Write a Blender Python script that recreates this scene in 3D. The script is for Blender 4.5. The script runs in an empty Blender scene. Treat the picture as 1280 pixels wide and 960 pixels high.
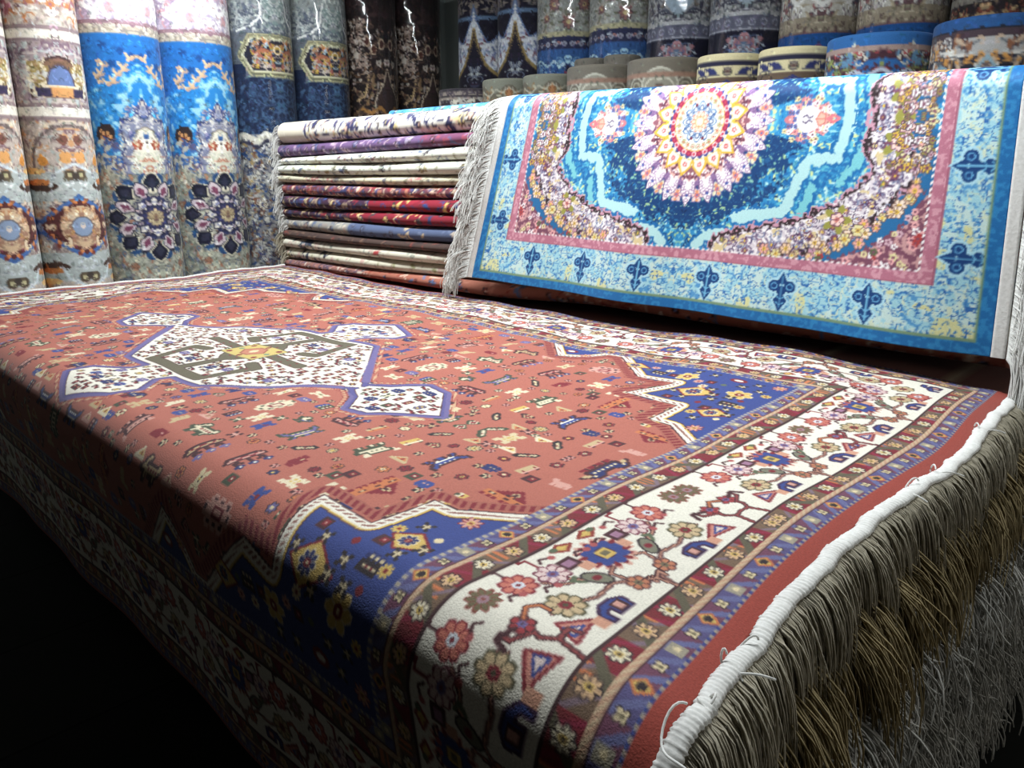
import bpy, math
import numpy as np

RNG = np.random.default_rng(7)
sc = bpy.context.scene
COL = sc.collection

# ------------------------------------------------------------------ helpers
def lin(c):
    c = np.clip(np.asarray(c, np.float32), 0, 1)
    return np.where(c <= 0.04045, c / 12.92, ((c + 0.055) / 1.055) ** 2.4)

def hexc(r, g, b):
    return np.array([r, g, b], np.float32) / 255.0

def link(o, parent=None):
    COL.objects.link(o)
    if parent is not None:
        o.parent = parent
    return o

def tag(o, label=None, cat=None, group=None, kind=None):
    if label: o['label'] = label
    if cat: o['category'] = cat
    if group: o['group'] = group
    if kind: o['kind'] = kind
    return o

def np_mesh(name, V, F, col=None, mat=None, parent=None, smooth=True):
    """One mesh object from vertex and quad arrays, with a yarn colour on each vertex."""
    V = np.ascontiguousarray(V, np.float32).reshape(-1, 3)
    F = np.ascontiguousarray(F, np.int32).reshape(-1, 4)
    me = bpy.data.meshes.new(name)
    me.vertices.add(len(V)); me.vertices.foreach_set('co', V.ravel())
    me.loops.add(F.size); me.loops.foreach_set('vertex_index', F.ravel())
    me.polygons.add(len(F))
    me.polygons.foreach_set('loop_start', np.arange(0, F.size, 4, dtype=np.int32))
    me.polygons.foreach_set('use_smooth', np.full(len(F), smooth))
    me.update(calc_edges=True)
    if col is not None:
        at = me.color_attributes.new('yarn', 'FLOAT_COLOR', 'POINT')
        c = np.ones((len(V), 4), np.float32)
        c[:, :3] = lin(np.asarray(col, np.float32).reshape(-1, 3))
        at.data.foreach_set('color', c.ravel())
    if mat: me.materials.append(mat)
    o = bpy.data.objects.new(name, me)
    return link(o, parent)

def grid_faces(n, m, off=0, wrap=False):
    """Quads of an n x m vertex grid (index i*m+j); wrap joins the last column to the first."""
    i = np.arange(n - 1)[:, None]
    j = np.arange(m if wrap else m - 1)[None, :]
    j2 = (j + 1) % m
    a = i * m + j; b = (i + 1) * m + j; c = (i + 1) * m + j2; d = i * m + j2
    return np.stack(np.broadcast_arrays(a, b, c, d), -1).reshape(-1, 4) + off

class Canvas:
    """A weaver's cartoon: one colour for each knot, in metres."""
    def __init__(s, x0, x1, y0, y1, res, bg):
        s.x0, s.y0, s.res = x0, y0, res
        s.w = int(round((x1 - x0) / res)) + 1; s.h = int(round((y1 - y0) / res)) + 1
        s.a = np.empty((s.h, s.w, 3), np.float32); s.a[:] = bg
        s.X = x0 + np.arange(s.w) * res; s.Y = y0 + np.arange(s.h) * res
    def win(s, xa, ya, xb, yb):
        i0 = max(0, int(math.floor((xa - s.x0) / s.res))); i1 = min(s.w, int(math.ceil((xb - s.x0) / s.res)) + 1)
        j0 = max(0, int(math.floor((ya - s.y0) / s.res))); j1 = min(s.h, int(math.ceil((yb - s.y0) / s.res)) + 1)
        if i0 >= i1 or j0 >= j1: return None
        return slice(j0, j1), slice(i0, i1), s.X[None, i0:i1], s.Y[j0:j1, None]
    def put(s, w, mask, col):
        v = s.a[w[0], w[1]]; v[mask] = col
    def rect(s, xa, ya, xb, yb, col):
        w = s.win(xa, ya, xb, yb)
        if w: s.a[w[0], w[1]] = col
    def inside(s, pts, w):
        X, Y = np.broadcast_arrays(w[2], w[3]); m = np.zeros(X.shape, bool)
        n = len(pts)
        for k in range(n):
            (xa, ya), (xb, yb) = pts[k], pts[(k + 1) % n]
            if ya == yb: continue
            c = ((ya > Y) != (yb > Y)) & (X < (xb - xa) * (Y - ya) / (yb - ya) + xa)
            m ^= c
        return m
    def poly(s, pts, col, outline=None, ow=0.003):
        p = np.array(pts); w = s.win(p[:, 0].min(), p[:, 1].min(), p[:, 0].max(), p[:, 1].max())
        if w: s.put(w, s.inside(pts, w), col)
        if outline is not None: s.line(list(pts) + [pts[0]], ow, outline)
    def segdist(s, pts, w):
        X, Y = w[2], w[3]; best = None
        for (xa, ya), (xb, yb) in zip(pts[:-1], pts[1:]):
            dx, dy = xb - xa, yb - ya; L = dx * dx + dy * dy + 1e-12
            t = np.clip(((X - xa) * dx + (Y - ya) * dy) / L, 0, 1)
            d = np.hypot(X - xa - t * dx, Y - ya - t * dy)
            best = d if best is None else np.minimum(best, d)
        return best
    def line(s, pts, wd, col):
        p = np.array(pts); h = wd / 2
        w = s.win(p[:, 0].min() - h, p[:, 1].min() - h, p[:, 0].max() + h, p[:, 1].max() + h)
        if w: s.put(w, s.segdist(pts, w) <= h, col)
    def disc(s, x, y, r, col, ry=None, rot=0.0):
        ry = r if ry is None else ry; R = max(r, ry)
        w = s.win(x - R, y - R, x + R, y + R)
        if not w: return
        X = w[2] - x; Y = w[3] - y; c, q = math.cos(rot), math.sin(rot)
        U = X * c + Y * q; V = -X * q + Y * c
        s.put(w, (U / r) ** 2 + (V / ry) ** 2 <= 1, col)
    def ring(s, x, y, r, wd, col, a0=-9, a1=9):
        w = s.win(x - r - wd, y - r - wd, x + r + wd, y + r + wd)
        if not w: return
        X = w[2] - x; Y = w[3] - y; d = np.abs(np.hypot(X, Y) - r) <= wd / 2
        if a0 > -8:
            t = np.arctan2(Y, X); d &= ((t - a0) % (2 * math.pi)) <= ((a1 - a0) % (2 * math.pi))
        s.put(w, d, col)
    def flower(s, x, y, r, n, pet, cen, out=None, depth=0.28, rot=0.0, cr=0.32, alt=None, sharp=1.0, sy=1.0, spike=False):
        w = s.win(x - r * 1.2, y - r * 1.2 * sy, x + r * 1.2, y + r * 1.2 * sy)
        if not w: return
        X = w[2] - x; Y = (w[3] - y) / sy; R = np.hypot(X, Y); T = np.arctan2(Y, X) + rot
        k = np.abs(np.cos(T * n / 2)) ** sharp
        if spike: k = 1 - np.abs(((T * n / (2 * math.pi)) + 0.5) % 1 - 0.5) * 2
        B = r * (1 - depth + depth * k)
        if out is not None: s.put(w, R <= B, out); B = B - min(max(r * 0.14, s.res * 0.9), 0.0036)
        s.put(w, R <= B, pet)
        if alt is not None: s.put(w, (R <= B) & (np.floor((T * n / (2 * math.pi)) + 0.5) % 2 == 0), alt)
        if out is not None and r > 4 * s.res:
            s.put(w, (R <= B) & (k < 0.28) & (R > r * cr), out)
        s.put(w, R <= r * cr, cen)
        if out is not None and r > 6 * s.res: s.put(w, R <= r * cr * 0.4, out)
    def sprite(s, x, y, px, art, pal, flip=False, turn=0):
        A = [list(r) for r in art]; wd = max(map(len, A))
        A = [r + ['.'] * (wd - len(r)) for r in A]
        A = np.array(A)
        if flip: A = A[:, ::-1]
        A = np.rot90(A, turn)
        h, wdt = A.shape
        for j in range(h):
            for i in range(wdt):
                k = A[j, i]
                if k != '.':
                    xa = x + (i - wdt / 2) * px; ya = y + (h / 2 - j - 1) * px
                    s.rect(xa, ya, xa + px * 0.85, ya + px * 0.85, pal[k])
    def noise(s, scale, seed, oct=2):
        r = np.random.default_rng(seed); out = np.zeros((s.h, s.w), np.float32); amp = 1.0; tot = 0
        for _ in range(oct):
            gw, gh = int(s.w * s.res / scale) + 3, int(s.h * s.res / scale) + 3
            g = r.random((gh, gw)).astype(np.float32)
            x = np.arange(s.w) * s.res / scale; y = np.arange(s.h) * s.res / scale
            i = x.astype(int); j = y.astype(int); fx = x - i; fy = (y - j)[:, None]
            fx = fx * fx * (3 - 2 * fx); fy = fy * fy * (3 - 2 * fy)
            a = g[j][:, i] * (1 - fx) + g[j][:, i + 1] * fx; b = g[j + 1][:, i] * (1 - fx) + g[j + 1][:, i + 1] * fx
            out += amp * (a * (1 - fy) + b * fy); tot += amp; amp *= 0.5; scale /= 2
        return out / tot
    def sample(s, x, y):
        u = np.clip((x - s.x0) / s.res, 0, s.w - 1.001); v = np.clip((y - s.y0) / s.res, 0, s.h - 1.001)
        i = u.astype(int); j = v.astype(int); fu = (u - i)[..., None]; fv = (v - j)[..., None]
        a = s.a
        return (a[j, i] * (1 - fu) + a[j, i + 1] * fu) * (1 - fv) + (a[j + 1, i] * (1 - fu) + a[j + 1, i + 1] * fu) * fv

# ------------------------------------------------------------------ materials
def new_mat(name):
    m = bpy.data.materials.new(name); m.use_nodes = True
    nt = m.node_tree; return m, nt, nt.nodes['Principled BSDF']

def mat_yarn(name, bump=0.35, scale=420, rough=0.85, fibre=0.16):
    m, nt, b = new_mat(name)
    at = nt.nodes.new('ShaderNodeAttribute'); at.attribute_name = 'yarn'
    tc = nt.nodes.new('ShaderNodeTexCoord')
    nz = nt.nodes.new('ShaderNodeTexNoise'); nz.inputs['Scale'].default_value = scale; nz.inputs['Detail'].default_value = 3
    nt.links.new(tc.outputs['Object'], nz.inputs['Vector'])
    mr = nt.nodes.new('ShaderNodeMapRange'); mr.inputs['From Min'].default_value = 0.3; mr.inputs['From Max'].default_value = 0.7
    mr.inputs['To Min'].default_value = 1 - fibre; mr.inputs['To Max'].default_value = 1 + fibre * 0.6
    nt.links.new(nz.outputs['Fac'], mr.inputs['Value'])
    mx = nt.nodes.new('ShaderNodeVectorMath'); mx.operation = 'SCALE'
    nt.links.new(at.outputs['Color'], mx.inputs[0]); nt.links.new(mr.outputs['Result'], mx.inputs['Scale'])
    nt.links.new(mx.outputs['Vector'], b.inputs['Base Color'])
    b.inputs['Roughness'].default_value = rough; b.inputs['Specular IOR Level'].default_value = 0.25
    b.inputs['Sheen Weight'].default_value = 0.08; b.inputs['Sheen Roughness'].default_value = 0.5
    bp = nt.nodes.new('ShaderNodeBump'); bp.inputs['Strength'].default_value = bump; bp.inputs['Distance'].default_value = 0.002
    nt.links.new(nz.outputs['Fac'], bp.inputs['Height']); nt.links.new(bp.outputs['Normal'], b.inputs['Normal'])
    return m

def mat_plain(name, c1, c2, scale=30, rough=0.85, bump=0.2):
    m, nt, b = new_mat(name)
    tc = nt.nodes.new('ShaderNodeTexCoord'); nz = nt.nodes.new('ShaderNodeTexNoise')
    nz.inputs['Scale'].default_value = scale; nz.inputs['Detail'].default_value = 4
    nt.links.new(tc.outputs['Object'], nz.inputs['Vector'])
    cr = nt.nodes.new('ShaderNodeValToRGB'); cr.color_ramp.elements[0].position = 0.3; cr.color_ramp.elements[1].position = 0.7
    cr.color_ramp.elements[0].color = (*lin(c1), 1); cr.color_ramp.elements[1].color = (*lin(c2), 1)
    nt.links.new(nz.outputs['Fac'], cr.inputs['Fac']); nt.links.new(cr.outputs['Color'], b.inputs['Base Color'])
    b.inputs['Roughness'].default_value = rough; b.inputs['Specular IOR Level'].default_value = 0.3
    bp = nt.nodes.new('ShaderNodeBump'); bp.inputs['Strength'].default_value = bump; bp.inputs['Distance'].default_value = 0.004
    nt.links.new(nz.outputs['Fac'], bp.inputs['Height']); nt.links.new(bp.outputs['Normal'], b.inputs['Normal'])
    return m

M_PILE = mat_yarn('wool_pile')
M_SILK = mat_yarn('acrylic_pile', bump=0.2, rough=0.6, fibre=0.10)
M_COTTON = mat_plain('white_cotton', hexc(226, 226, 222), hexc(246, 246, 243), 160)
M_CREAM = mat_plain('cream_cotton', hexc(176, 168, 146), hexc(214, 207, 188), 120)
M_YELLOW = mat_plain('straw_cotton', hexc(150, 134, 98), hexc(184, 168, 128), 60)
M_GREY = mat_plain('grey_cotton', hexc(176, 176, 170), hexc(222, 220, 213), 25)
M_JUTE = mat_plain('jute_backing', hexc(96, 74, 62), hexc(128, 104, 88), 200)
M_WALL = mat_plain('painted_plaster', hexc(164, 172, 168), hexc(176, 182, 178), 6, 0.9, 0.1)

def mat_floor():
    m, nt, b = new_mat('stone_tiles')
    tc = nt.nodes.new('ShaderNodeTexCoord'); br = nt.nodes.new('ShaderNodeTexBrick')
    br.offset = 0; br.inputs['Scale'].default_value = 2.5; br.inputs['Brick Width'].default_value = 1; br.inputs['Row Height'].default_value = 1
    br.inputs['Mortar Size'].default_value = 0.012
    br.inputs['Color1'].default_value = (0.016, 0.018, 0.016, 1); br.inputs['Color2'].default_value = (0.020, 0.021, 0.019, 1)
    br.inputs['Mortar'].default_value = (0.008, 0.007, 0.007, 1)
    nt.links.new(tc.outputs['Object'], br.inputs['Vector']); nt.links.new(br.outputs['Color'], b.inputs['Base Color'])
    b.inputs['Roughness'].default_value = 0.8; b.inputs['Specular IOR Level'].default_value = 0.15
    return m

def mat_film():
    m = bpy.data.materials.new('clear_film'); m.use_nodes = True; nt = m.node_tree; nt.nodes.clear()
    out = nt.nodes.new('ShaderNodeOutputMaterial'); mix = nt.nodes.new('ShaderNodeMixShader')
    tr = nt.nodes.new('ShaderNodeBsdfTransparent'); gl = nt.nodes.new('ShaderNodeBsdfGlossy'); gl.inputs['Roughness'].default_value = 0.07
    lw = nt.nodes.new('ShaderNodeLayerWeight'); lw.inputs['Blend'].default_value = .5; pw = nt.nodes.new('ShaderNodeMath'); pw.operation = 'POWER'; pw.inputs[1].default_value = 3.5
    fr = nt.nodes.new('ShaderNodeMath'); fr.operation = 'MULTIPLY_ADD'; fr.inputs[1].default_value = .7; fr.inputs[2].default_value = .035
    nt.links.new(lw.outputs['Facing'], pw.inputs[0]); nt.links.new(pw.outputs[0], fr.inputs[0])
    tc = nt.nodes.new('ShaderNodeTexCoord'); nz = nt.nodes.new('ShaderNodeTexNoise'); nz.inputs['Scale'].default_value = 9; nz.inputs['Detail'].default_value = 2
    bp = nt.nodes.new('ShaderNodeBump'); bp.inputs['Strength'].default_value = 0.12; bp.inputs['Distance'].default_value = 0.03
    nt.links.new(tc.outputs['Object'], nz.inputs['Vector']); nt.links.new(nz.outputs['Fac'], bp.inputs['Height'])
    nt.links.new(bp.outputs['Normal'], gl.inputs['Normal'])
    nt.links.new(fr.outputs[0], mix.inputs['Fac']); nt.links.new(tr.outputs[0], mix.inputs[1]); nt.links.new(gl.outputs[0], mix.inputs[2])
    nt.links.new(mix.outputs[0], out.inputs['Surface'])
    return m
def thread(m):
    nt = m.node_tree; b = nt.nodes['Principled BSDF']; out = nt.nodes['Material Output']
    tl = nt.nodes.new('ShaderNodeBsdfTranslucent'); mx = nt.nodes.new('ShaderNodeMixShader'); mx.inputs['Fac'].default_value = .35
    nt.links.new(b.inputs['Base Color'].links[0].from_socket, tl.inputs['Color'])
    nt.links.new(b.outputs[0], mx.inputs[1]); nt.links.new(tl.outputs[0], mx.inputs[2]); nt.links.new(mx.outputs[0], out.inputs['Surface'])
for m_ in (M_COTTON, M_CREAM, M_YELLOW, M_GREY): thread(m_)
M_FLOOR = mat_floor(); M_FILM = mat_film()

# ------------------------------------------------------------------ fringe strands
def strands(name, P, out, reach, length, mat, parent, radius=0.0016, K=6, seed=1, tuft=6, spread=0.012, wob=0.004):
    """Loose warp ends: every strand leaves P along out, bends and hangs; neighbours gather in tufts."""
    r = np.random.default_rng(seed); P = np.asarray(P, float); N = len(P)
    out = np.broadcast_to(np.asarray(out, float), (N, 3)); side = np.cross(out, [0, 0, 1.0]); side /= np.linalg.norm(side, axis=1)[:, None] + 1e-9
    tid = (np.arange(N) // tuft); nt_ = tid.max() + 1
    tshift = r.normal(0, spread, nt_)[tid]; treach = (1 + r.normal(0, 0.22, nt_))[tid] * (1 + r.normal(0, 0.08, N)); tlen = (1 + r.normal(0, 0.12, nt_))[tid] * (1 + r.normal(0, 0.06, N))
    cen = (np.arange(N) % tuft - (tuft - 1) / 2) / tuft
    ph = r.random(N) * 6.28; wa = r.normal(0, wob, N)
    T = np.linspace(0, 1, K)
    ax = []
    for t in T:
        q = P + out * (reach * treach * (1 - (1 - t) ** 2.2))[:, None] - np.array([0, 0, 1.0]) * (length * tlen * t ** 1.6)[:, None]
        q = q + side * (tshift * t - cen * 0.010 * t + wa * np.sin(ph + 5 * t) * t)[:, None]
        ax.append(q)
    A = np.stack(ax, 1)
    D = np.gradient(A, axis=1); D /= np.linalg.norm(D, axis=2)[..., None] + 1e-9
    U = np.cross(D, side[:, None, :]); U /= np.linalg.norm(U, axis=2)[..., None] + 1e-9
    W = np.cross(D, U)
    rad = radius * (1 - 0.45 * T)[None, :, None, None]
    ang = np.arange(3) * 2 * math.pi / 3
    ring = A[:, :, None, :] + rad * (np.cos(ang)[None, None, :, None] * U[:, :, None, :] + np.sin(ang)[None, None, :, None] * W[:, :, None, :])
    F = grid_faces(K, 3, wrap=True)
    F = (F[None] + (np.arange(N) * K * 3)[:, None, None]).reshape(-1, 4)
    o = np_mesh(name, ring.reshape(-1, 3), F, None, mat, parent)
    return tag(o, kind='stuff')

def binding(name, path, half_w, half_h, mat, parent, wdir, wrap=0.011, amp=0.10):
    """Overcast cord: an oval tube along path whose radius swells with every wrap of thread."""
    path = np.asarray(path, float); seg = np.linalg.norm(np.diff(path, axis=0), axis=1); L = np.r_[0, np.cumsum(seg)]
    n = int(L[-1] / (wrap / 4)) + 2; t = np.linspace(0, L[-1], n)
    C = np.stack([np.interp(t, L, path[:, k]) for k in range(3)], 1)
    wd = np.asarray(wdir, float)
    if wd.ndim == 2: wd = np.stack([np.interp(t, L, wd[:, k]) for k in range(3)], 1)
    else: wd = np.broadcast_to(wd, C.shape)
    D = np.gradient(C, axis=0); D /= np.linalg.norm(D, axis=1)[:, None]
    Nn = np.cross(D, wd); Nn /= np.linalg.norm(Nn, axis=1)[:, None]
    r = np.random.default_rng(5); s = 1 + amp * np.sin(2 * math.pi * t / wrap + .8 * np.sin(t * 60)) + r.normal(0, 0.05, n)
    m = 10; a = np.arange(m) * 2 * math.pi / m
    V = C[:, None] + s[:, None, None] * (np.cos(a)[None, :, None] * wd[:, None] * half_w + np.sin(a)[None, :, None] * Nn[:, None] * half_h)
    return np_mesh(name, V, grid_faces(n, m, wrap=True), None, mat, parent)

# ------------------------------------------------------------------ palettes
RED = hexc(182, 96, 78); CRIM = hexc(134, 28, 40); IVORY = hexc(232, 226, 208); NAVY = hexc(36, 44, 104); BLUE = hexc(48, 66, 142)
MAROON = hexc(74, 34, 40); OLIVE = hexc(112, 102, 74); TAN = hexc(196, 168, 120); YEL = hexc(214, 176, 84); ORG = hexc(204, 112, 62)
PURP = hexc(104, 92, 148); LILAC = hexc(150, 138, 180); PINK = hexc(212, 150, 134); GREEN = hexc(92, 104, 76); DARK = hexc(46, 34, 38); CREAM = hexc(226, 204, 156)

SPRITES = [
 ("...kk....", "..kcck...", "kkccck.kk", ".kccckkbk", "..kcccbk.", "...kbbk..", "...k.k...", "..kk.kk.."),       # bird
 ("cc.......", ".ccccccc.", "..ccccccc", "..c.c.c.c", "..c.c.c.c"),                                          # goat
 ("bb.....bb", ".bbbbbbb.", "..brrbb..", ".b.b.b.b.", "bb.b.b.bb"),                                          # stag
 ("...k...", "..kck..", ".kcrck.", "kcrrrck", ".kcrck.", "..kck..", "...k..."),                                # lozenge
 ("kkkkk", "krrrk", "krcrk", "krrrk", "kkkkk"),                                                                # square
 ("k...k", ".kck.", ".ccc.", ".kck.", "k...k"),                                                                # cross
 (".b.b.b.", "bbbbbbb", ".bcbcb.", "bbbbbbb", ".b.b.b."),                                                      # cluster
 ("....c....", "...cyc...", "..cyryc..", ".cyyryyc.", "ccccccccc"),                                            # triangle
 ("cc.....cc", ".ccc.ccc.", "..ckykc..", ".ccc.ccc.", "cc.....cc"),                                            # butterfly
 ("kkk......", "kcck.....", ".kcck....", "..kcrk...", "...kcck..", "....kcck.", ".....kkk."),                  # staff
 ("r.r.r.r..", ".rrrrrrr.", "rrccrrrrr", "..rrrrrrr", "..r.r.r.r"),                                            # rooster
 ("c.c...c.c", "cccc.cccc", "..cycyc..", "...ccc...", "..cycyc..", "cccc.cccc", "c.c...c.c"),                  # star cross
 (".n.n.n.", "nwnwnwn", ".k.k.k.", "kkkkkkk", "kcrcrck", "kkkkkkk"),                                           # pot of flowers
 ("yyyyyyyyy", "yryyyyyry", "ccccccccc", ".k.....k."),                                                         # bench
]
BIG = [
 ("....kk..........", "...kcck.........", "..kcckk......kk.", "..kck.kkkkkkkcck", ".kcckkccccccccck", "kcccccrcrcrcrck.", ".kkkccccccccck..", "...kck.kk.kck...", "...kck....kck...", "...kk.....kk...."),
 ("k..............k", "kbk..........kbk", "kbbkkkkkkkkkkbbk", ".kbbwbwbwbwbbbk.", "..kbbbbbbbbbbk..", "...kwwwwwwwwk...", "..kbk.kbbk.kbk..", ".kbk..kbbk..kbk."),
 ("..n....n....n...", ".nwn..nwn..nwn..", "..n....n....n...", "..k.k..k..k.k...", "..kk...k...kk...", "...k...k...k....", ".kkkkkkkkkkkkkk.", "kcccrrcccrrccck.", ".kcrccrrrccrck..", "..kkkkkkkkkkk..."),
 (".......r........", "......rrr.......", ".....rrcrr......", "....rrckcrr.....", "...rrr.k.rrr....", "..rrr.kyk.rrr...", "yyyyyyyyyyyyyyyy", "ykcky.ykky.ykcky", "yyyyyyyyyyyyyyyy", "r.r..r.r..r.r..r"),
 ("cc..........cc..", ".ckkkkkkkkkkc...", "..kcccccccck....", "...kckckckckkkk.", "...kcccccccccck.", "....kkkkkkkkkk..", "..kk..kk...kk...", ".kck.kck..kck..."),
 ("...cc..cc..cc...", "..ckkcckkcckkc..", "..ckccccccccc...", "cccccrrrrrrccccc", "ckcccrccccrcccck", "ckcccrccccrcccck", "cccccrrrrrrccccc", "..ckccccccccc...", "..ckkcckkcckkc..", "...cc..cc..cc..."),
 ("....kkkk........", "...kbbbbk.......", "..kbwbbbbkkkkk..", ".kcckbbbbbbbbbkk", "kcc.kbwbwbwbbk..", "....kbbbbbbbk...", ".....kkkkkkk....", "......rk.rk.....", ".....rrk.rrk...."),
]
PALS = [dict(k=DARK, c=CREAM * .93, b=BLUE, r=CRIM, y=YEL * .94, n=NAVY, w=CREAM * .96), dict(k=MAROON, c=TAN, b=NAVY, r=CRIM, y=ORG, n=PURP, w=CREAM),
        dict(k=GREEN * .7, c=hexc(222, 206, 170), b=PURP, r=CRIM, y=YEL, n=BLUE, w=CREAM), dict(k=MAROON, c=PINK, b=BLUE, r=CRIM, y=TAN, n=NAVY, w=IVORY)]

# ------------------------------------------------------------------ the red rug's cartoon (one quarter, then mirrored)
LS, TS = 2.81, 1.74
KE, SE = -0.100, -0.083          # woven end and side edge, measured from the ivory border
def red_rug_canvas():
    cv = Canvas(KE, LS / 2, SE, TS / 2, 0.002, RED)
    r = np.random.default_rng(3)
    S, T = np.meshgrid(cv.X, cv.Y); D = np.minimum(S, T); U = np.maximum(S, T)
    # ---- tribal motifs strewn over the field
    used = []
    def strew(n, gap, fn, tries=4000):
        k = 0
        for _ in range(tries):
            s = r.uniform(0.27, 1.40); t = r.uniform(0.27, 0.865)
            if all((s - a) ** 2 + (t - b) ** 2 > (gap + g) ** 2 for a, b, g in used):
                fn(s, t); used.append((s, t, gap)); k += 1
                if k >= n: return
    strew(30, 0.047, lambda s, t: cv.sprite(s, t, 0.0050, BIG[r.integers(len(BIG))], PALS[r.integers(4)], bool(r.integers(2)), r.choice([0, 1, 1, 3])))
    strew(60, 0.026, lambda s, t: cv.sprite(s, t, 0.0044, SPRITES[r.choice([0, 1, 2, 8, 9, 10, 11, 12, 13])], PALS[r.integers(4)], bool(r.integers(2)), r.choice([0, 1, 1, 3])))
    def ros(s, t):
        p = [CREAM, CRIM, NAVY, TAN, ORG, PURP][r.integers(6)]
        cv.flower(s, t, r.uniform(0.011, 0.016), int(r.choice([6, 8])), p, [YEL, CREAM, CRIM][r.integers(3)], DARK)
    strew(50, 0.017, ros)
    strew(70, 0.012, lambda s, t: cv.sprite(s, t, 0.0042, SPRITES[r.choice([3, 4, 5, 6, 7])][:5], PALS[r.integers(4)]))
    strew(90, 0.008, lambda s, t: cv.sprite(s, t, 0.004, ("kck", "crc", "kck"), PALS[r.integers(4)]))
    # ---- central medallion with its four pendants
    cx, cy = LS / 2, TS / 2
    q = lambda pts: [(cx - x, cy - y) for x, y in pts]
    hexa = q([(-.02, -.02), (.46, -.02), (.46, 0), (.2, .24), (-.02, .24)])
    pend = q([(.40, -.02), (.45, .03), (.52, .05), (.575, .11), (.635, .105), (.745, 0), (.745, -.02)])
    pens = q([(-.02, .2), (.06, .2), (.075, .28), (.145, .34), (.135, .40), (0, .46), (-.02, .46)])
    w = cv.win(0.5, 0.3, cx, cy); X = w[2]; Y = w[3]
    m = cv.inside(hexa, w) | cv.inside(pend, w) | cv.inside(pens, w)
    edge_d = np.full(m.shape, 9.0)
    for pl in (q([(.47, .012), (.2, .24), (.075, .24), (.075, .28), (.145, .34), (.135, .40), (0, .46)]),
               q([(.46, .02), (.52, .05), (.575, .11), (.635, .105), (.745, 0)])):
        edge_d = np.minimum(edge_d, cv.segdist(pl, w))
    for k in range(2):
        tick = (np.floor((X + Y * 0.7) / 0.009) % 2 == 0)
        cv.put(w, (~m) & (edge_d < 0.024) & (edge_d > 0.012) & tick, CRIM)
        cv.put(w, (~m) & (edge_d < 0.022) & (edge_d > 0.014) & tick, hexc(206, 160, 120))
    cv.put(w, (edge_d < 0.010) & (~m), PURP)
    cv.put(w, m, IVORY); cv.put(w, m & (edge_d < 0.006), hexc(84, 78, 142)); cv.put(w, m & (edge_d < 0.008) & (edge_d > 0.006), MAROON)
    inn = m & (edge_d > 0.02); jj, ii = np.nonzero(inn); used2 = []
    olive_parts = [q([(0, 0), (.225, 0)]), q([(0, 0), (0, .205), (.135, .205), (.165, .085), (.12, .07)]), q([(0, .08), (.03, .06), (.08, .0)])]
    od = np.minimum.reduce([cv.segdist(p, w) for p in olive_parts])
    for _ in range(2200):
        k = r.integers(len(jj)); y, x = w[3][jj[k], 0], w[2][0, ii[k]]
        if od[jj[k], ii[k]] < 0.026: continue
        if all((x - a) ** 2 + (y - b) ** 2 > 0.021 ** 2 for a, b in used2):
            used2.append((x, y)); c = r.integers(5)
            if c == 0: cv.flower(x, y, 0.010, 6, [CRIM, PURP, TAN][r.integers(3)], YEL, DARK)
            elif c == 1: cv.sprite(x, y, 0.0042, SPRITES[r.choice([4, 5, 6])], PALS[r.integers(4)])
            elif c == 2: cv.sprite(x, y, 0.004, ("kkkk...", "...rrkk", ".kk..rk"), PALS[r.integers(4)], bool(r.integers(2)))
            else: cv.sprite(x, y, 0.0042, ("krk", "rcr", "krk"), PALS[r.integers(4)])
    cv.put(w, od < 0.0175, MAROON); cv.put(w, od < 0.015, hexc(100, 92, 70))
    dots = (np.hypot((X * 100) % 4.4 - 2.2, (Y * 100) % 4.4 - 2.2) < 0.5); cv.put(w, (od < 0.012) & dots, CRIM)
    cv.poly(q([(-.01, -.01), (.085, -.01), (.085, .052), (-.01, .052)]), hexc(206, 180, 96), OLIVE, .004)
    cv.poly(q([(-.01, .03), (.02, .03), (.05, 0), (.05, -.01), (-.01, -.01)]), hexc(196, 120, 90), hexc(150, 70, 60), .003); cv.disc(cx, cy, .014, CREAM); cv.disc(cx - .066, cy - .036, .008, CRIM); cv.disc(cx - .066, cy, .008, hexc(110, 140, 110)); cv.disc(cx, cy - .042, .008, CRIM)
    # ---- blue corner spandrel with a stepped ivory edge
    stp = [(.94, .235), (.828, .346), (.765, .30), (.735, .255), (.695, .255), (.555, .385), (.468, .368), (.502, .505), (.378, .498), (.372, .604), (.322, .606), (.235, .68)]
    w = cv.win(.2, .2, 1.02, .76); pl = stp + [(.2, .2)]
    ins = cv.inside(pl, w); d = cv.segdist(stp, w); X, Y = w[2], w[3]
    tick = (np.floor((X - Y * 0.6) / 0.008) % 2 == 0)
    cv.put(w, (~ins) & (d < .028) & (d > .004), RED * 0.93)
    cv.put(w, (~ins) & (d < .024) & (d > .006) & tick, CRIM)
    cv.put(w, ins, BLUE); cv.put(w, ins & (d < .027), MAROON); cv.put(w, ins & (d < .025), YEL); cv.put(w, ins & (d < .021), IVORY)
    cv.put(w, ins & (d < .015) & (d > .007) & (np.floor((X + Y * 1.3) / 0.0085) % 2 == 0), hexc(150, 96, 84)); cv.put(w, ins & (d < .003), MAROON)
    us = []
    fixed = [(.40, .40, 0), (.62, .30, 1), (.30, .50, 1), (.47, .31, 2), (.31, .37, 2), (.78, .29, 3), (.28, .59, 3), (.36, .28, 4), (.27, .27, 3), (.54, .32, 5), (.30, .44, 5), (.84, .275, 4)]
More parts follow.
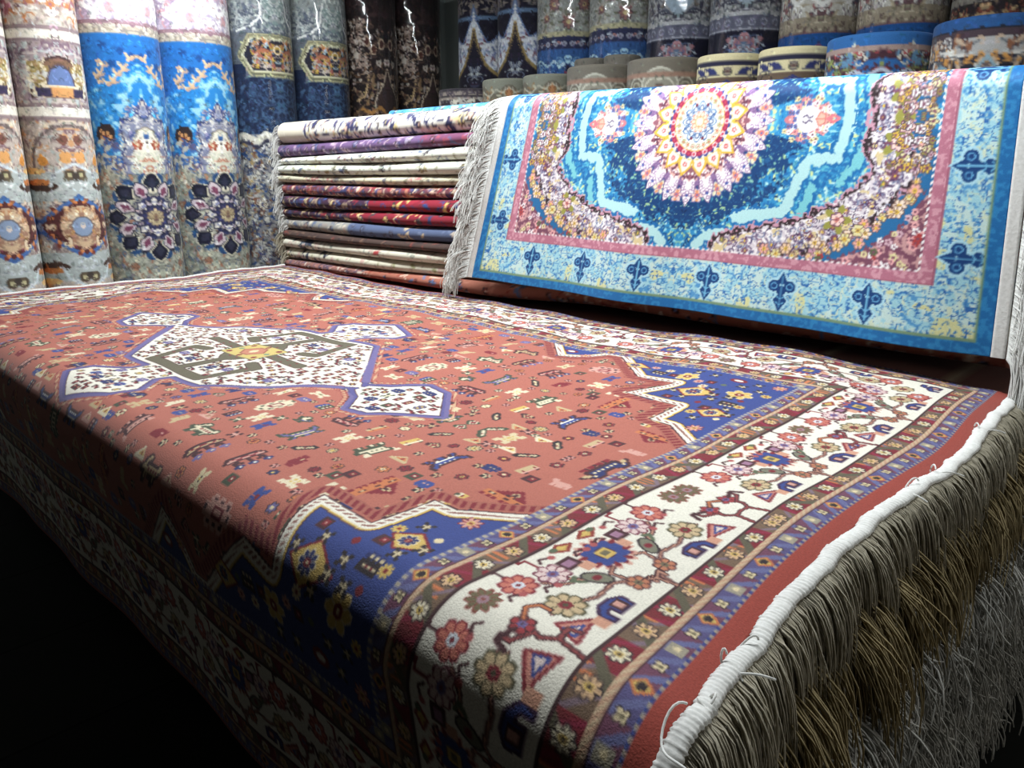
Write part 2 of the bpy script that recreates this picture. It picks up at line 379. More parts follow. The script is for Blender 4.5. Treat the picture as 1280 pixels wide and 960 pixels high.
    for s, t, k in fixed:
        us.append((s, t))
        if k in (0, 1):
            h = .034 if k == 0 else .026
            cv.poly([(s - h * 1.7, t), (s, t - h), (s + h * 1.2, t), (s, t + h)], YEL, CRIM, .004); cv.flower(s, t, h * .62, 8, NAVY, CRIM, CREAM)
        elif k == 2: cv.flower(s, t, .030, 6, YEL, CRIM, CREAM, .35)
        elif k == 3: cv.flower(s, t, .018, 8, PINK, YEL, CRIM, .5)
        elif k == 4: cv.disc(s, t, .020, CRIM, .014); cv.disc(s, t, .011, IVORY, .007)
        else: cv.sprite(s, t, .005, SPRITES[12], PALS[0])
    for _ in range(1500):
        k = r.integers(ins.size); j, i = divmod(k, ins.shape[1])
        if not ins[j, i] or d[j, i] < .036: continue
        x, y = X[0, i], Y[j, 0]
        if min(x, y) < .265: continue
        if all((x - a) ** 2 + (y - b) ** 2 > .028 ** 2 for a, b in us):
            us.append((x, y)); c = r.integers(4)
            if c == 0: cv.flower(x, y, .012, 8, [PINK, CREAM, YEL][r.integers(3)], CRIM, None, .45)
            elif c == 1: cv.sprite(x, y, .004, SPRITES[4], PALS[3])
            elif c == 2: cv.sprite(x, y, .004, SPRITES[5], PALS[0])
            else: cv.disc(x, y, .007, [CRIM, CREAM, GREEN][r.integers(3)])
    # ---- borders, from the outside in
    def band(a, b, col):
        m = (D >= a) & (D < b); cv.a[m] = col(S, T, U, D)[m] if callable(col) else col
    band(-1, -.076, hexc(170, 62, 48))
    def dotted(c1, c2, p): return lambda S, T, U, D: np.where((np.floor(U / p) % 2 == 0)[..., None], c1, c2)
    def guard_blue(S, T, U, D):
        k = np.floor(U / .036); c = np.where((k % 2 == 0)[..., None], hexc(84, 76, 128), hexc(114, 60, 86))
        return np.where((np.floor((U + D * .8) / .012) % 3 == 0)[..., None], hexc(98, 100, 152), c)
    def guard_red(S, T, U, D):
        k = np.floor(U / .052) % 2; h = (U / .052) % 1; z = (D % .034) / .034
        c = np.where((k == 0)[..., None], hexc(120, 92, 70), hexc(128, 36, 42))
        saw = np.abs(((U / .013) % 1) - .5) * 2
        c = np.where(((saw * .55 + .25) > z)[..., None] & (k == 1)[..., None], CRIM, c)
        c = np.where(((saw > .5) & (z > .25))[..., None] & (np.floor(U / .026) % 4 == 1)[..., None], hexc(214, 116, 66), c)
        c = np.where((np.floor((U * 1.0 + D * .5) / .007) % 4 == 0)[..., None] & (k == 1)[..., None], hexc(150, 30, 60), c); c = np.where((np.floor((U + D) / .009) % 5 == 0)[..., None] & (k == 0)[..., None], hexc(128, 104, 116), c)
        return np.where(((np.floor((U - D) / .016) % 5) == 0)[..., None], hexc(96, 88, 66), c)
    def stripe(S, T, U, D):
        return np.where((np.floor((U + 2 * D) / .008) % 2 == 0)[..., None], hexc(206, 176, 138), hexc(196, 148, 116))
    band(-.076, -.070, dotted(hexc(160, 150, 138), BLUE, .006)); band(-.070, -.045, guard_blue)
    band(-.045, -.042, MAROON); band(-.042, -.035, stripe); band(-.035, -.006, guard_red); band(-.006, -.0005, hexc(66, 36, 38))
    band(-.0005, .166, IVORY); band(.166, .172, hexc(66, 36, 38)); band(.172, .205, guard_red); band(.205, .213, stripe); band(.213, .215, MAROON)
    band(.215, .238, guard_blue); band(.238, .2445, dotted(hexc(176, 164, 146), hexc(96, 100, 150), .006))
    def both(u, d, fn):
        fn(u, d, 0); fn(d, u, 1)
    for c0, per, rad in ((-.0575, .036, .0095), (.2265, .036, .0095)):
        for k in range(60):
            u = .018 + k * per + (c0 if c0 > 0 else -.05)
            if u < c0 or u > 1.42: continue
            def fn(a, b, _):
                if k % 4 == 2: cv.poly([(a - .012, b), (a, b - .011), (a + .012, b), (a, b + .011)], YEL, ORG, .003); cv.disc(a, b, .0055, DARK)
                elif k % 4 == 0: cv.rect(a - .008, b - .007, a + .008, b + .007, hexc(160, 150, 128)); cv.disc(a, b, .004, CREAM)
                else: cv.flower(a, b, rad, 4, CREAM, OLIVE, DARK, .5, math.pi / 4)
            both(u, c0, fn)
    for c0 in (-.0205, .1885):
        for k in range(60):
            u = .026 + k * .052 + (c0 if c0 > 0 else -.05)
            if u < c0 or u > 1.43: continue
            fn = lambda a, b, _: cv.flower(a, b, .0145, 8, [hexc(228, 214, 180), hexc(222, 176, 128)][k % 2], YEL, DARK, .3)
            both(u, c0, fn)
    # ---- ivory border: a star, then rosettes, botehs and stems to either side of it
    def motif(kind, u, d, f=1):
        def P(du, dd): return (u + f * du, d + dd)
        def draw(fn):
            fn(lambda a, b: (a, b)); fn(lambda a, b: (b, a))
        def g(sw):
            xy = lambda du, dd: sw(*P(du, dd)); x, y = xy(0, 0)
            if kind == 'star':
                cv.flower(x, y, .041, 16, hexc(214, 160, 140), BLUE, None, .3); cv.flower(x, y, .036, 16, CRIM, BLUE, None, .35)
                cv.flower(x, y, .031, 8, BLUE, BLUE, None, .25); cv.disc(x, y, .013, MAROON); cv.rect(x - .009, y - .009, x + .009, y + .009, YEL); cv.rect(x - .004, y - .004, x + .004, y + .004, OLIVE)
            elif kind == 'pr': cv.line([xy(0, 0), xy(.0, .045), xy(.012, .046)], .005, CRIM); cv.flower(x, y, .024, 8, hexc(226, 196, 190), PURP, hexc(120, 46, 66), .24)
            elif kind == 'cr': cv.line([xy(0, 0), xy(0, .040), xy(.01, .041)], .005, MAROON); cv.flower(x, y, .025, 8, hexc(210, 112, 92), hexc(210, 216, 224), hexc(132, 26, 40), .22)
            elif kind == 'tan': cv.flower(x, y, .025, 8, hexc(206, 176, 130), CRIM, hexc(84, 78, 52), .22)
            elif kind == 'olv': cv.flower(x, y, .023, 10, hexc(110, 98, 66), hexc(160, 120, 130), hexc(136, 60, 50), .3)
            elif kind == 'gb':
                cv.disc(x, y, .021, DARK, .0125, .5 * f); cv.disc(x, y, .018, hexc(124, 122, 100), .0095, .5 * f); cv.line([xy(.016, .004), xy(.026, .016), xy(.016, .020)], .006, GREEN); cv.disc(x, y, .006, CRIM)
            elif kind == 'hs':
                cv.poly([xy(-.020, -.010), xy(-.022, .008), xy(-.008, .015), xy(.012, .014), xy(.026, .004), xy(.024, -.013), xy(.016, -.013), xy(.015, .001), xy(.006, .004), xy(.006, -.010)], BLUE, hexc(60, 30, 70), .004)
                cv.poly([xy(-.014, -.006), xy(-.014, .008), xy(.0, .008), xy(.0, -.006)], PINK, MAROON, .003)
            elif kind == 'or': cv.flower(x, y, .016, 6, hexc(200, 120, 84), OLIVE, MAROON, .25)
            elif kind == 'lf': cv.poly([xy(-.016, 0), xy(0, -.010), xy(.018, .003), xy(0, .010)], YEL, hexc(150, 50, 40), .005); cv.disc(*xy(.012, .004), .006, GREEN)
            elif kind == 'sq': cv.rect(x - .011, y - .011, x + .011, y + .011, MAROON); cv.rect(x - .006, y - .006, x + .006, y + .006, hexc(160, 110, 140))
            elif kind == 'hook': cv.line([xy(-.010, -.004), xy(.004, .004), xy(.010, -.006)], .004, MAROON); cv.disc(*xy(-.011, -.004), .005, hexc(180, 80, 80))
            elif kind == 'pk': cv.rect(x - .008, y - .007, x + .008, y + .007, hexc(214, 150, 120))
            elif kind == 'tri': cv.poly([xy(-.036, 0), xy(0, .022), xy(.012, -.012)], hexc(206, 128, 110), CRIM, .004); cv.poly([xy(-.018, .001), xy(0, .012), xy(.005, -.004)], hexc(224, 200, 190), BLUE, .003)
            elif kind == 'stem':
                for a in (MAROON, hexc(196, 136, 110)):
                    wd = .0070 if a is MAROON else .0028
                    cv.line([xy(0, -.002), xy(.004, .022), xy(.030, .040), xy(.050, .052), xy(.078, .100)], wd, a); cv.line([xy(.050, .052), xy(.085, .048), xy(.110, .058)], wd, a)
                    cv.line([xy(.030, .040), xy(.034, .066), xy(.020, .072)], wd, a); cv.line([xy(.004, .022), xy(-.010, .030), xy(-.010, .018)], wd, a); cv.line([xy(.066, .082), xy(.088, .090), xy(.104, .110)], wd, a); cv.line([xy(.110, .058), xy(.140, .072), xy(.146, .060)], wd, a)
            elif kind == 'fork':
                for a in (MAROON, hexc(150, 60, 60)):
                    wd = .0075 if a is MAROON else .0032
                    cv.line([xy(0, 0), xy(.006, .03), xy(-.004, .045), xy(0, .06)], wd, a); cv.line([xy(.006, .03), xy(.026, .034), xy(.03, .022)], wd, a); cv.line([xy(-.004, .055), xy(-.024, .066), xy(-.024, .08)], wd, a)
                cv.flower(*xy(0, .070), .016, 6, hexc(170, 50, 56), PURP, MAROON, .3)
                cv.line([xy(.008, .075), xy(.026, .088), xy(.040, .080), xy(.040, .066)], .008, MAROON); cv.line([xy(.008, .075), xy(.026, .088), xy(.040, .080), xy(.040, .066)], .004, ORG); cv.line([xy(-.010, .072), xy(-.03, .08), xy(-.036, .064)], .007, MAROON)
        draw(g)
    for u0 in (.286, .65, 1.0445, 1.405):
        for f in (1, -1):
            for kind, du, d in (('stem', .0, 0), ('star', 0, .1), ('cr', .128, .126), ('tan', .122, .062), ('pr', .080, .116), ('gb', .052, .072), ('hs', .088, .022), ('or', .028, .032), ('sq', .047, .118),
                                ('hook', .018, .128), ('hook', .106, .098), ('hook', .150, .112), ('hook', .062, .148), ('pk', .036, .098), ('lf', .024, .150), ('tri', .158, .026), ('pk', .122, .018)):
                if kind == 'star' and f < 0: continue
                motif(kind, u0 + f * du, d, f)
    for u in (.468, .847, 1.225): motif('fork', u, .0, 1); motif('olv', u + .004, .132)
    motif('tan', .085, .085); motif('cr', .125, .04); motif('hs', .04, .03, 1); motif('pr', .14, .12)
    # keep the corner motifs inside the ivory band only
    keep = (D >= -.0005) & (D < .166)
    base = cv.a.copy()
    # mirror the quarter
    A = cv.a; A = np.concatenate([A, A[:, ::-1][:, 1:]], 1); A = np.concatenate([A, A[::-1][1:]], 0)
    g_ = A.mean(2, keepdims=True); A = (g_ + (A - g_) * .84) * .90
    full = Canvas(0, .01, 0, .01, .002, RED); full.x0, full.y0 = KE, SE; full.a = A; full.h, full.w = A.shape[:2]
    return full

# ------------------------------------------------------------------ the red rug
WAVE_Y = np.array([-1.6, -1.40, -1.27, -1.19, -1.05, -.9, -.75, -.53, -.38, -.09, .09])
WAVE_D = np.array([.034, .034, .025, .015, -.002, -.007, -.013, .001, .004, -.015, -.022])
_yy = np.linspace(-1.6, .1, 400); _ww = np.interp(_yy, WAVE_Y, WAVE_D); _ww = np.convolve(np.pad(_ww, 20, 'edge'), np.ones(41) / 41, 'valid')
T0, RF = 1.255, .092
def red_surface(s, t):
    arc = RF * math.pi / 2
    th = np.clip((t - T0) / RF, 0, math.pi / 2); dn = np.maximum(t - T0 - arc, 0)
    y = -np.minimum(t, T0) - RF * np.sin(th); z = -RF * (1 - np.cos(th)) - dn
    y = y + .10 * dn + (.004 * np.sin(s * 7.1) + .003 * np.sin(s * 15 + 1)) * np.clip(dn / .25, 0, 1)
    k = np.clip((.10 - s) / .18, 0, 1); k = k * k * (3 - 2 * k)
    x = -s + np.interp(y, _yy, _ww) * k * np.where(t > T0 + arc, 1, 1)
    flat = np.clip((T0 - t) / .15, 0, 1)
    z = z + flat * (.0035 * np.sin(s * 5.3 + t * 3) + .0028 * np.sin(t * 9 - s * 4.1) + .002 * np.sin(s * 23 + t * 17))
    z = z + .013 * np.exp(-((s - .45) / .28) ** 2) * np.clip((.40 - t) / .4, 0, 1)
    e = np.clip((-.055 - s) / .05, 0, 1); z = z - .010 * e * e
    return np.stack([x, y, z], -1)

def build_red_rug():
    cv = red_rug_canvas()
    s = np.concatenate([np.linspace(KE, .9, 470), np.linspace(.9, LS - KE, 470)[1:]])
    t = np.concatenate([np.linspace(SE, .5, 200), np.linspace(.5, 1.42, 420)[1:], np.linspace(1.42, TS - SE, 130)[1:]])
    S, T = np.meshgrid(s, t); P = red_surface(S, T); C = cv.sample(S, T)
    n, m = S.shape
    # rim turned down around the edge gives the pile its thickness
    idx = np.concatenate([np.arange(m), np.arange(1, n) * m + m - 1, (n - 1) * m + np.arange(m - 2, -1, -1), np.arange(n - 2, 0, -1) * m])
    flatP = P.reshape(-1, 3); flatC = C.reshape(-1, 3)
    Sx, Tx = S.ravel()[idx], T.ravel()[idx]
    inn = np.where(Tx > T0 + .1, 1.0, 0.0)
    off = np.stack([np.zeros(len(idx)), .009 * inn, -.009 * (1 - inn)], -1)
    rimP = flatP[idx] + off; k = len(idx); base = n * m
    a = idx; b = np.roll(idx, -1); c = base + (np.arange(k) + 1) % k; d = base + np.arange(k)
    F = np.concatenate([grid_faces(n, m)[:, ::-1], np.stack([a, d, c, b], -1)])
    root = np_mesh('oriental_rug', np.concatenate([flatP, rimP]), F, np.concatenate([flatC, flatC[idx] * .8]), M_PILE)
    tag(root, 'large brick-red rug with ivory medallion and blue corners spread over the pile in front', 'rug')
    # underside
    sb = np.linspace(KE, LS - KE, 90); tb = np.linspace(SE, TS - SE, 90); Sb, Tb = np.meshgrid(sb, tb); Pb = red_surface(Sb, Tb)
    g = np.clip((Tb - T0) / (RF * math.pi / 2), 0, 1); Pb[..., 1] += .009 * g; Pb[..., 2] -= .009 * (1 - g)
    np_mesh('backing', Pb, grid_faces(90, 90), None, M_JUTE, root)
    tt = np.concatenate([np.linspace(SE, T0, 200), np.linspace(T0, TS - SE, 90)[1:]])
    for sgn, s_e, hw in ((1, KE, .0115), (-1, LS - KE, .007)):
        E_ = red_surface(np.full_like(tt, s_e), tt); E_[:, 0] += sgn * hw * .85; E_[:, 2] += .001 * 1
        rr = np.random.default_rng(9); E_[:, 2] += .0012 * np.sin(tt * 60); E_[:, 0] += .0018 * np.sin(tt * 41) + .001 * np.sin(tt * 97)
        o = binding('binding', E_, hw, .0055, M_COTTON, root, (1, 0, 0), .0062, .07)
        o['label'] = 'white overcast binding along the short end'
        if sgn > 0:
            N = 3000; q = np.linspace(SE, TS - SE - .1, N); q = q + np.random.default_rng(4).normal(0, .0012, N)
            P0 = np.stack([np.interp(q, tt, E_[:, k]) for k in range(3)], 1); P0[:, 0] += .010; P0[:, 2] -= .003
            f = strands('fringe', P0, (1, 0, 0), .030, .112, M_CREAM, root, .0015, 7, 11, 5, .008, .007)
            f['label'] = 'long cream fringe hanging from the right end'
            # a few ends that have come loose and curl up over the cord
            lp = []
            r = np.random.default_rng(21)
            for tq in (.26, .53, .60, 1.13, 1.18, 1.25, 1.27):
                p = np.array([np.interp(tq, tt, E_[:, k]) for k in range(3)])
                a = np.linspace(0, 1, 16); ang = a * 4.0 + r.random() * 2; R = .012 + .012 * a
                lp.append(p + np.stack([R * np.cos(ang) + .02 * a - .005, R * np.sin(ang) * .8 + .03 * a * r.normal(), .010 + .006 * np.sin(a * 9) - .012 * a], 1))
            A = np.array(lp); K = 16; D = np.gradient(A, axis=1); D /= np.linalg.norm(D, axis=2)[..., None]
            Uv = np.cross(D, [0, 0, 1.0]); Uv /= np.linalg.norm(Uv, axis=2)[..., None] + 1e-9; Wv = np.cross(D, Uv)
            an = np.arange(5) * 2 * math.pi / 5
            ring = A[:, :, None] + .0013 * (np.cos(an)[None, None, :, None] * Uv[:, :, None] + np.sin(an)[None, None, :, None] * Wv[:, :, None])
            F = (grid_faces(K, 5, wrap=True)[None] + (np.arange(len(lp)) * K * 5)[:, None, None]).reshape(-1, 4)
            tag(np_mesh('loose_thread', ring.reshape(-1, 3), F, None, M_COTTON, root), kind='stuff')
        else:
            N = 500; q = np.linspace(SE, T0, N); P0 = np.stack([np.interp(q, tt, E_[:, k]) for k in range(3)], 1); P0[:, 0] -= .006
            strands('fringe', P0, (-1, 0, 0), .05, .012, M_COTTON, root, .0014, 5, 12, 5, .010)
    return root
build_red_rug()

# ------------------------------------------------------------------ folded rugs
def folded_rug(name, x0, x1, y0, y1, zb, zt, cv, nx=300, nose=.03, mat=None, recede=0.0, seed=0, uoff=0.0):
    """A rug folded flat: rounded fold towards the viewer, two plies running back. zb and zt give bottom and top height along x."""
    r = np.random.default_rng(seed)
    xs = np.linspace(x0, x1, nx); th = np.linspace(-math.pi / 2, math.pi / 2, 15)
    b = zb(xs); tpp = zt(xs); mid = (b + tpp) / 2; hh = (tpp - b) / 2
    wob = .006 * np.sin(xs * 2.3 + seed) + .004 * np.sin(xs * 6.1 + seed * 2.1) + recede * np.clip((xs + 1.5) / .35, 0, 1)
    prof_y = [y1, (y0 + y1) / 2] ; ring = []
    cols = []
    arc = 0.0
    rows = []
    rows.append((np.full(nx, y1), b)); rows.append((np.full(nx, (y0 + y1) / 2), b))
    for a in th: rows.append((y0 + wob + nose * (1 - math.cos(a)), mid + hh * math.sin(a) * (1 - .02)))
    for f in (.02, .06, .12, .25, .5, 1): rows.append((y0 + nose + wob * (1 - f) + (y1 - y0 - nose) * f, tpp - .002 * 0))
    V = np.stack([np.stack([xs, yy, zz], -1) for yy, zz in rows], 0)       # rows x nx x 3
    A = np.r_[0, np.cumsum(np.linalg.norm(np.diff(V[:, nx // 2], axis=0), axis=1))]
    a0 = A[2 + 7]                                                             # middle of the fold
    XX = np.broadcast_to(xs[None], V.shape[:2]); AA = np.broadcast_to((A - a0)[:, None], V.shape[:2])
    C = cv.sample(XX, AA + uoff)
    n = V.shape[0]
    F = grid_faces(n, nx)
    # ends and back closed
    e = []
    for j in (0, nx - 1):
        lo = list(range(0, 2 + 7)); up = list(range(n - 1, 2 + 8, -1))
        k = min(len(lo), len(up))
        for q in range(k - 1): e.append([lo[q] * nx + j, lo[q + 1] * nx + j, up[q + 1] * nx + j, up[q] * nx + j])
        e.append([lo[k - 1] * nx + j, (2 + 7) * nx + j, (2 + 8) * nx + j, up[k - 1] * nx + j])
    F = np.concatenate([F, np.array(e)]); o = np_mesh(name, V, F, C, mat or M_PILE)
    return o, xs, y0 + wob, mid, hh

def strip_canvas(bg, seed, motifs, x0=-3.05, x1=.12):
    cv = Canvas(x0, x1, -.10, .10, .004, bg); r = np.random.default_rng(seed)
    for xa, xb, bgc, pal, n, size in motifs:
        if bgc is not None: cv.rect(xa, -.1, xb, .1, bgc)
        for _ in range(int(n * (xb - xa))):
            x = r.uniform(xa, xb); y = r.uniform(-.1, .1); c = pal[r.integers(len(pal))]; s = size * r.uniform(.6, 1.3); k = r.integers(4)
            if k == 0: cv.flower(x, y, s, 6, c, pal[r.integers(len(pal))], DARK if size > .0125 else None, .35)
            elif k == 1: cv.disc(x, y, s * 1.3, c, s * .5, r.uniform(0, 3.1))
            elif k == 2:
                a = r.uniform(0, 6.28); cv.ring(x, y, s, .006, c, a, a + 3.4)
            else: cv.line([(x, y), (x + s * r.normal(), y + s * r.normal()), (x + s * 1.6 * r.normal(), y + s * r.normal())], .006, c)
    return cv

ZL = [.648, .553, .492, .46, .419, .382, .328, .269, .223, .167, .131, .085, .032, -.012]
ZR = [.656, .577, .529, .48, .431, .392, .345, .295, .245, .186, .151, .104, .061, .006]
def zfun(k, seed=3):
    zl, zr = ZL[k], ZR[k]
    amp = .006 if 0 < k < 13 else 0
    def f(x):
        u = np.clip((x + 2.95) / 1.35, 0, 1.25)
        return zl + (zr - zl) * u - amp * np.sin(np.clip((x + 2.95) / 1.45, 0, 1) * math.pi) * (1 if k > 3 else .5)
    return f

W_, N_, G_ = hexc(236, 234, 222), hexc(50, 52, 96), hexc(150, 146, 120)
GREY_C, SLATE = hexc(172, 168, 150), hexc(92, 104, 130)
layers = [
 ('ivory folded rug with dense navy leaves, topmost of the back stack', strip_canvas(W_, 1, [(-3.05, .12, None, [N_, N_, hexc(70, 66, 100), hexc(222, 206, 150), W_, hexc(226, 190, 170)], 330, .017), (-2.97, -2.72, hexc(226, 218, 196), [hexc(240, 232, 214)], 60, .01), (-2.945, -2.93, N_, [N_], 10, .01)])),
 ('dull purple folded rug, second from the top of the back stack', strip_canvas(hexc(104, 78, 118), 2, [(-3.05, -1.9, None, [hexc(150, 138, 160), hexc(84, 62, 104), hexc(186, 160, 176), hexc(70, 76, 120)], 260, .017), (-1.9, .12, hexc(112, 62, 92), [hexc(140, 120, 156), hexc(84, 92, 130), hexc(150, 70, 86)], 240, .015)])),
 ('ivory folded rug with sparse blue and olive sprigs, just below the purple one', strip_canvas(hexc(220, 222, 208), 3, [(-3.05, .12, None, [G_, SLATE, hexc(180, 190, 178), hexc(150, 110, 110), hexc(120, 120, 150)], 150, .013)])),
 ('ivory folded rug with olive sprigs, the lower of two ivory neighbours', strip_canvas(hexc(212, 216, 202), 4, [(-3.05, .12, None, [G_, SLATE, hexc(176, 186, 170), hexc(160, 150, 110)], 170, .013)])),
 ('thin cream folded rug with grey scrolls, resting on the red patterned one', strip_canvas(hexc(196, 192, 168), 5, [(-3.05, .12, None, [hexc(140, 132, 110), hexc(110, 108, 116), hexc(216, 206, 170), hexc(170, 110, 110)], 260, .012)])),
 ('folded rug with busy red, navy and cream scrolls in the middle of the stack', strip_canvas(hexc(110, 60, 70), 6, [(-3.05, .12, None, [hexc(200, 186, 160), N_, hexc(150, 44, 52), hexc(214, 180, 160), hexc(84, 80, 120), hexc(180, 120, 100)], 420, .016)])),
 ('crimson folded rug with gold flowers, upper of the two crimson neighbours', strip_canvas(hexc(56, 26, 52), 7, [(-3.05, -2.25, None, [hexc(196, 176, 130), N_, hexc(130, 30, 46), hexc(60, 84, 140), hexc(150, 130, 110)], 300, .018), (-2.25, .12, hexc(132, 20, 42), [hexc(210, 180, 110), N_, hexc(70, 60, 60), hexc(40, 70, 130), hexc(150, 30, 50)], 110, .020)])),
 ('crimson folded rug with gold flowers, lower of the two crimson neighbours', strip_canvas(hexc(52, 26, 48), 8, [(-3.05, -2.4, None, [hexc(196, 176, 130), N_, hexc(130, 30, 46), hexc(150, 130, 110)], 280, .018), (-2.4, .12, hexc(130, 22, 42), [hexc(210, 180, 110), N_, hexc(70, 60, 60), hexc(214, 186, 140)], 110, .020)])),
 ('slate-blue folded rug with pale left end, below the crimson pair', strip_canvas(hexc(84, 96, 124), 9, [(-3.05, -2.4, hexc(140, 138, 132), [hexc(196, 188, 170), SLATE, hexc(150, 130, 120)], 260, .014), (-2.4, .12, hexc(78, 90, 120), [hexc(100, 112, 140), hexc(66, 78, 108)], 70, .016), (-2.05, -1.9, None, [hexc(190, 170, 140)], 200, .012), (-1.75, -1.6, None, [hexc(190, 176, 160)], 160, .012)])),
 ('dark brown folded rug in shadow below the slate-blue one', strip_canvas(hexc(70, 52, 46), 10, [(-3.05, .12, None, [hexc(110, 84, 70), hexc(54, 40, 40), hexc(120, 60, 50)], 160, .016)])),
 ('cream folded rug with dark left end, upper of the low cream pair', strip_canvas(hexc(206, 202, 184), 11, [(-3.05, .12, None, [hexc(176, 170, 150), hexc(190, 160, 150), hexc(130, 140, 130)], 150, .012), (-2.85, -2.62, None, [hexc(50, 62, 84)], 160, .02), (-2.3, -2.2, None, [hexc(170, 60, 60)], 120, .013)])),
 ('cream folded rug with dark left end, lower of the low cream pair', strip_canvas(hexc(204, 200, 180), 12, [(-3.05, .12, None, [hexc(176, 170, 150), hexc(190, 160, 150), hexc(150, 150, 110)], 150, .012), (-2.9, -2.6, None, [hexc(54, 64, 84)], 170, .02)])),
 ('terracotta folded rug with cream and blue sprigs, lowest of the back stack', strip_canvas(hexc(160, 98, 80), 13, [(-3.05, -2.3, hexc(140, 96, 88), [hexc(200, 186, 170), hexc(96, 80, 100), hexc(170, 120, 110)], 300, .014), (-2.3, .12, None, [hexc(210, 190, 170), hexc(90, 110, 150), hexc(180, 120, 100), hexc(140, 60, 50)], 170, .015)])),
]
SF = .105
for k, (lab, cv) in enumerate(layers):
    o, xs, yf, mid, hh = folded_rug('folded_rug', -2.935 - .012 * math.sin(k * 2.2), .04 - .01 * (k % 3), SF + .004 * math.sin(k * 1.9), .62, zfun(k + 1), zfun(k), cv, 330, .036 + .25 * (ZL[k] - ZL[k + 1] - .04), M_PILE if k else M_SILK, recede=(.05 if k < 8 else .10) if k > 1 else 0, seed=k + 1)
    tag(o, lab, 'rug', 'folded rugs in the back stack')
    r = np.random.default_rng(60 + k); N = 170
    yy = np.r_[r.uniform(yf[0] + .005, yf[0] + .10, 2 * N), r.uniform(yf[0] + .1, .58, 160)]; N = len(yy)
    P0 = np.stack([np.full(N, xs[0] + .004), yy, mid[0] + hh[0] * r.uniform(-.7, .7, N)], 1)
    f = strands('fringe', P0, (-1, -.25, 0), .038, .050 if k else .08, M_COTTON if k < 9 else M_CREAM, o, .0021, 5, 70 + k, 4, .012, .006)
    f['label'] = 'pale fringe at the left end'
# pale blue rug lying behind on the stack
cvb = strip_canvas(hexc(96, 170, 216), 40, [(-3.05, .12, None, [hexc(150, 206, 230), hexc(60, 130, 190), hexc(220, 236, 240)], 200, .014)])
o, *_ = folded_rug('folded_rug', -2.40, -1.50, .335, .62, lambda x: zfun(0)(x) + .002, lambda x: zfun(0)(x) + .034, cvb, 120, .02, M_SILK, seed=44)
tag(o, 'sky-blue folded rug peeping out behind the ivory and navy rug on top', 'rug')

# ------------------------------------------------------------------ pile of folded rugs under the red rug
FLOOR = -.68
NP_ = 8; ztop = -.013; PB = -.56; hp = (ztop - PB) / NP_
pcols = [hexc(128, 70, 60), hexc(70, 64, 90), hexc(120, 108, 90), hexc(96, 50, 48)]
names = {0: 'folded rug with straw-yellow fringe lying right under the red rug', 7: 'lowest folded rug of the front pile, its grey fringe ending above the dark floor'}
for k in range(NP_):
    z1 = ztop - k * hp; z0 = z1 - hp + .001
    r = np.random.default_rng(200 + k); xe = .072 + r.normal(0, .007) + .002 * k
    cv = strip_canvas(pcols[k % 4], 90 + k, [(-3.05, .12, None, [hexc(180, 160, 130), N_, hexc(130, 50, 50), hexc(90, 80, 70)], 120, .016)])
    o, xs, yf, mid, hh = folded_rug('folded_rug', -2.97 + r.normal(0, .012), xe, -1.262 + r.normal(0, .006), .62, lambda x, z=z0: np.full_like(x, z), lambda x, z=z1: np.full_like(x, z), cv, 120, .045, M_PILE, seed=k + 20)
    tag(o, names.get(k, 'folded rug in the pile under the red rug, showing only its grey fringe'), 'rug', 'folded rugs in the front pile')
    N = 5200
    zs = np.where(r.random(N) < .5, z1 - .012, z0 + .02) + r.normal(0, .006, N) if k else z0 + .025 + r.normal(0, .006, N)
    P0 = np.stack([np.full(N, xe), np.linspace(-1.26, .60, N) + r.normal(0, .003, N), zs], 1)
    if k == 0: f = strands('fringe', P0, (1, 0, 0), .086, .138, M_YELLOW, o, .0019, 7, 300, 8, .014, .014)
    else: f = strands('fringe', P0, (1, 0, 0), (.054 if k == 1 else .068 + .03 * r.random()), .068 + .02 * r.random(), M_GREY, o, .0023, 8, 300 + k, 8, .022, .028)
    f['label'] = 'straw-yellow fringe' if k == 0 else 'grey fringe'

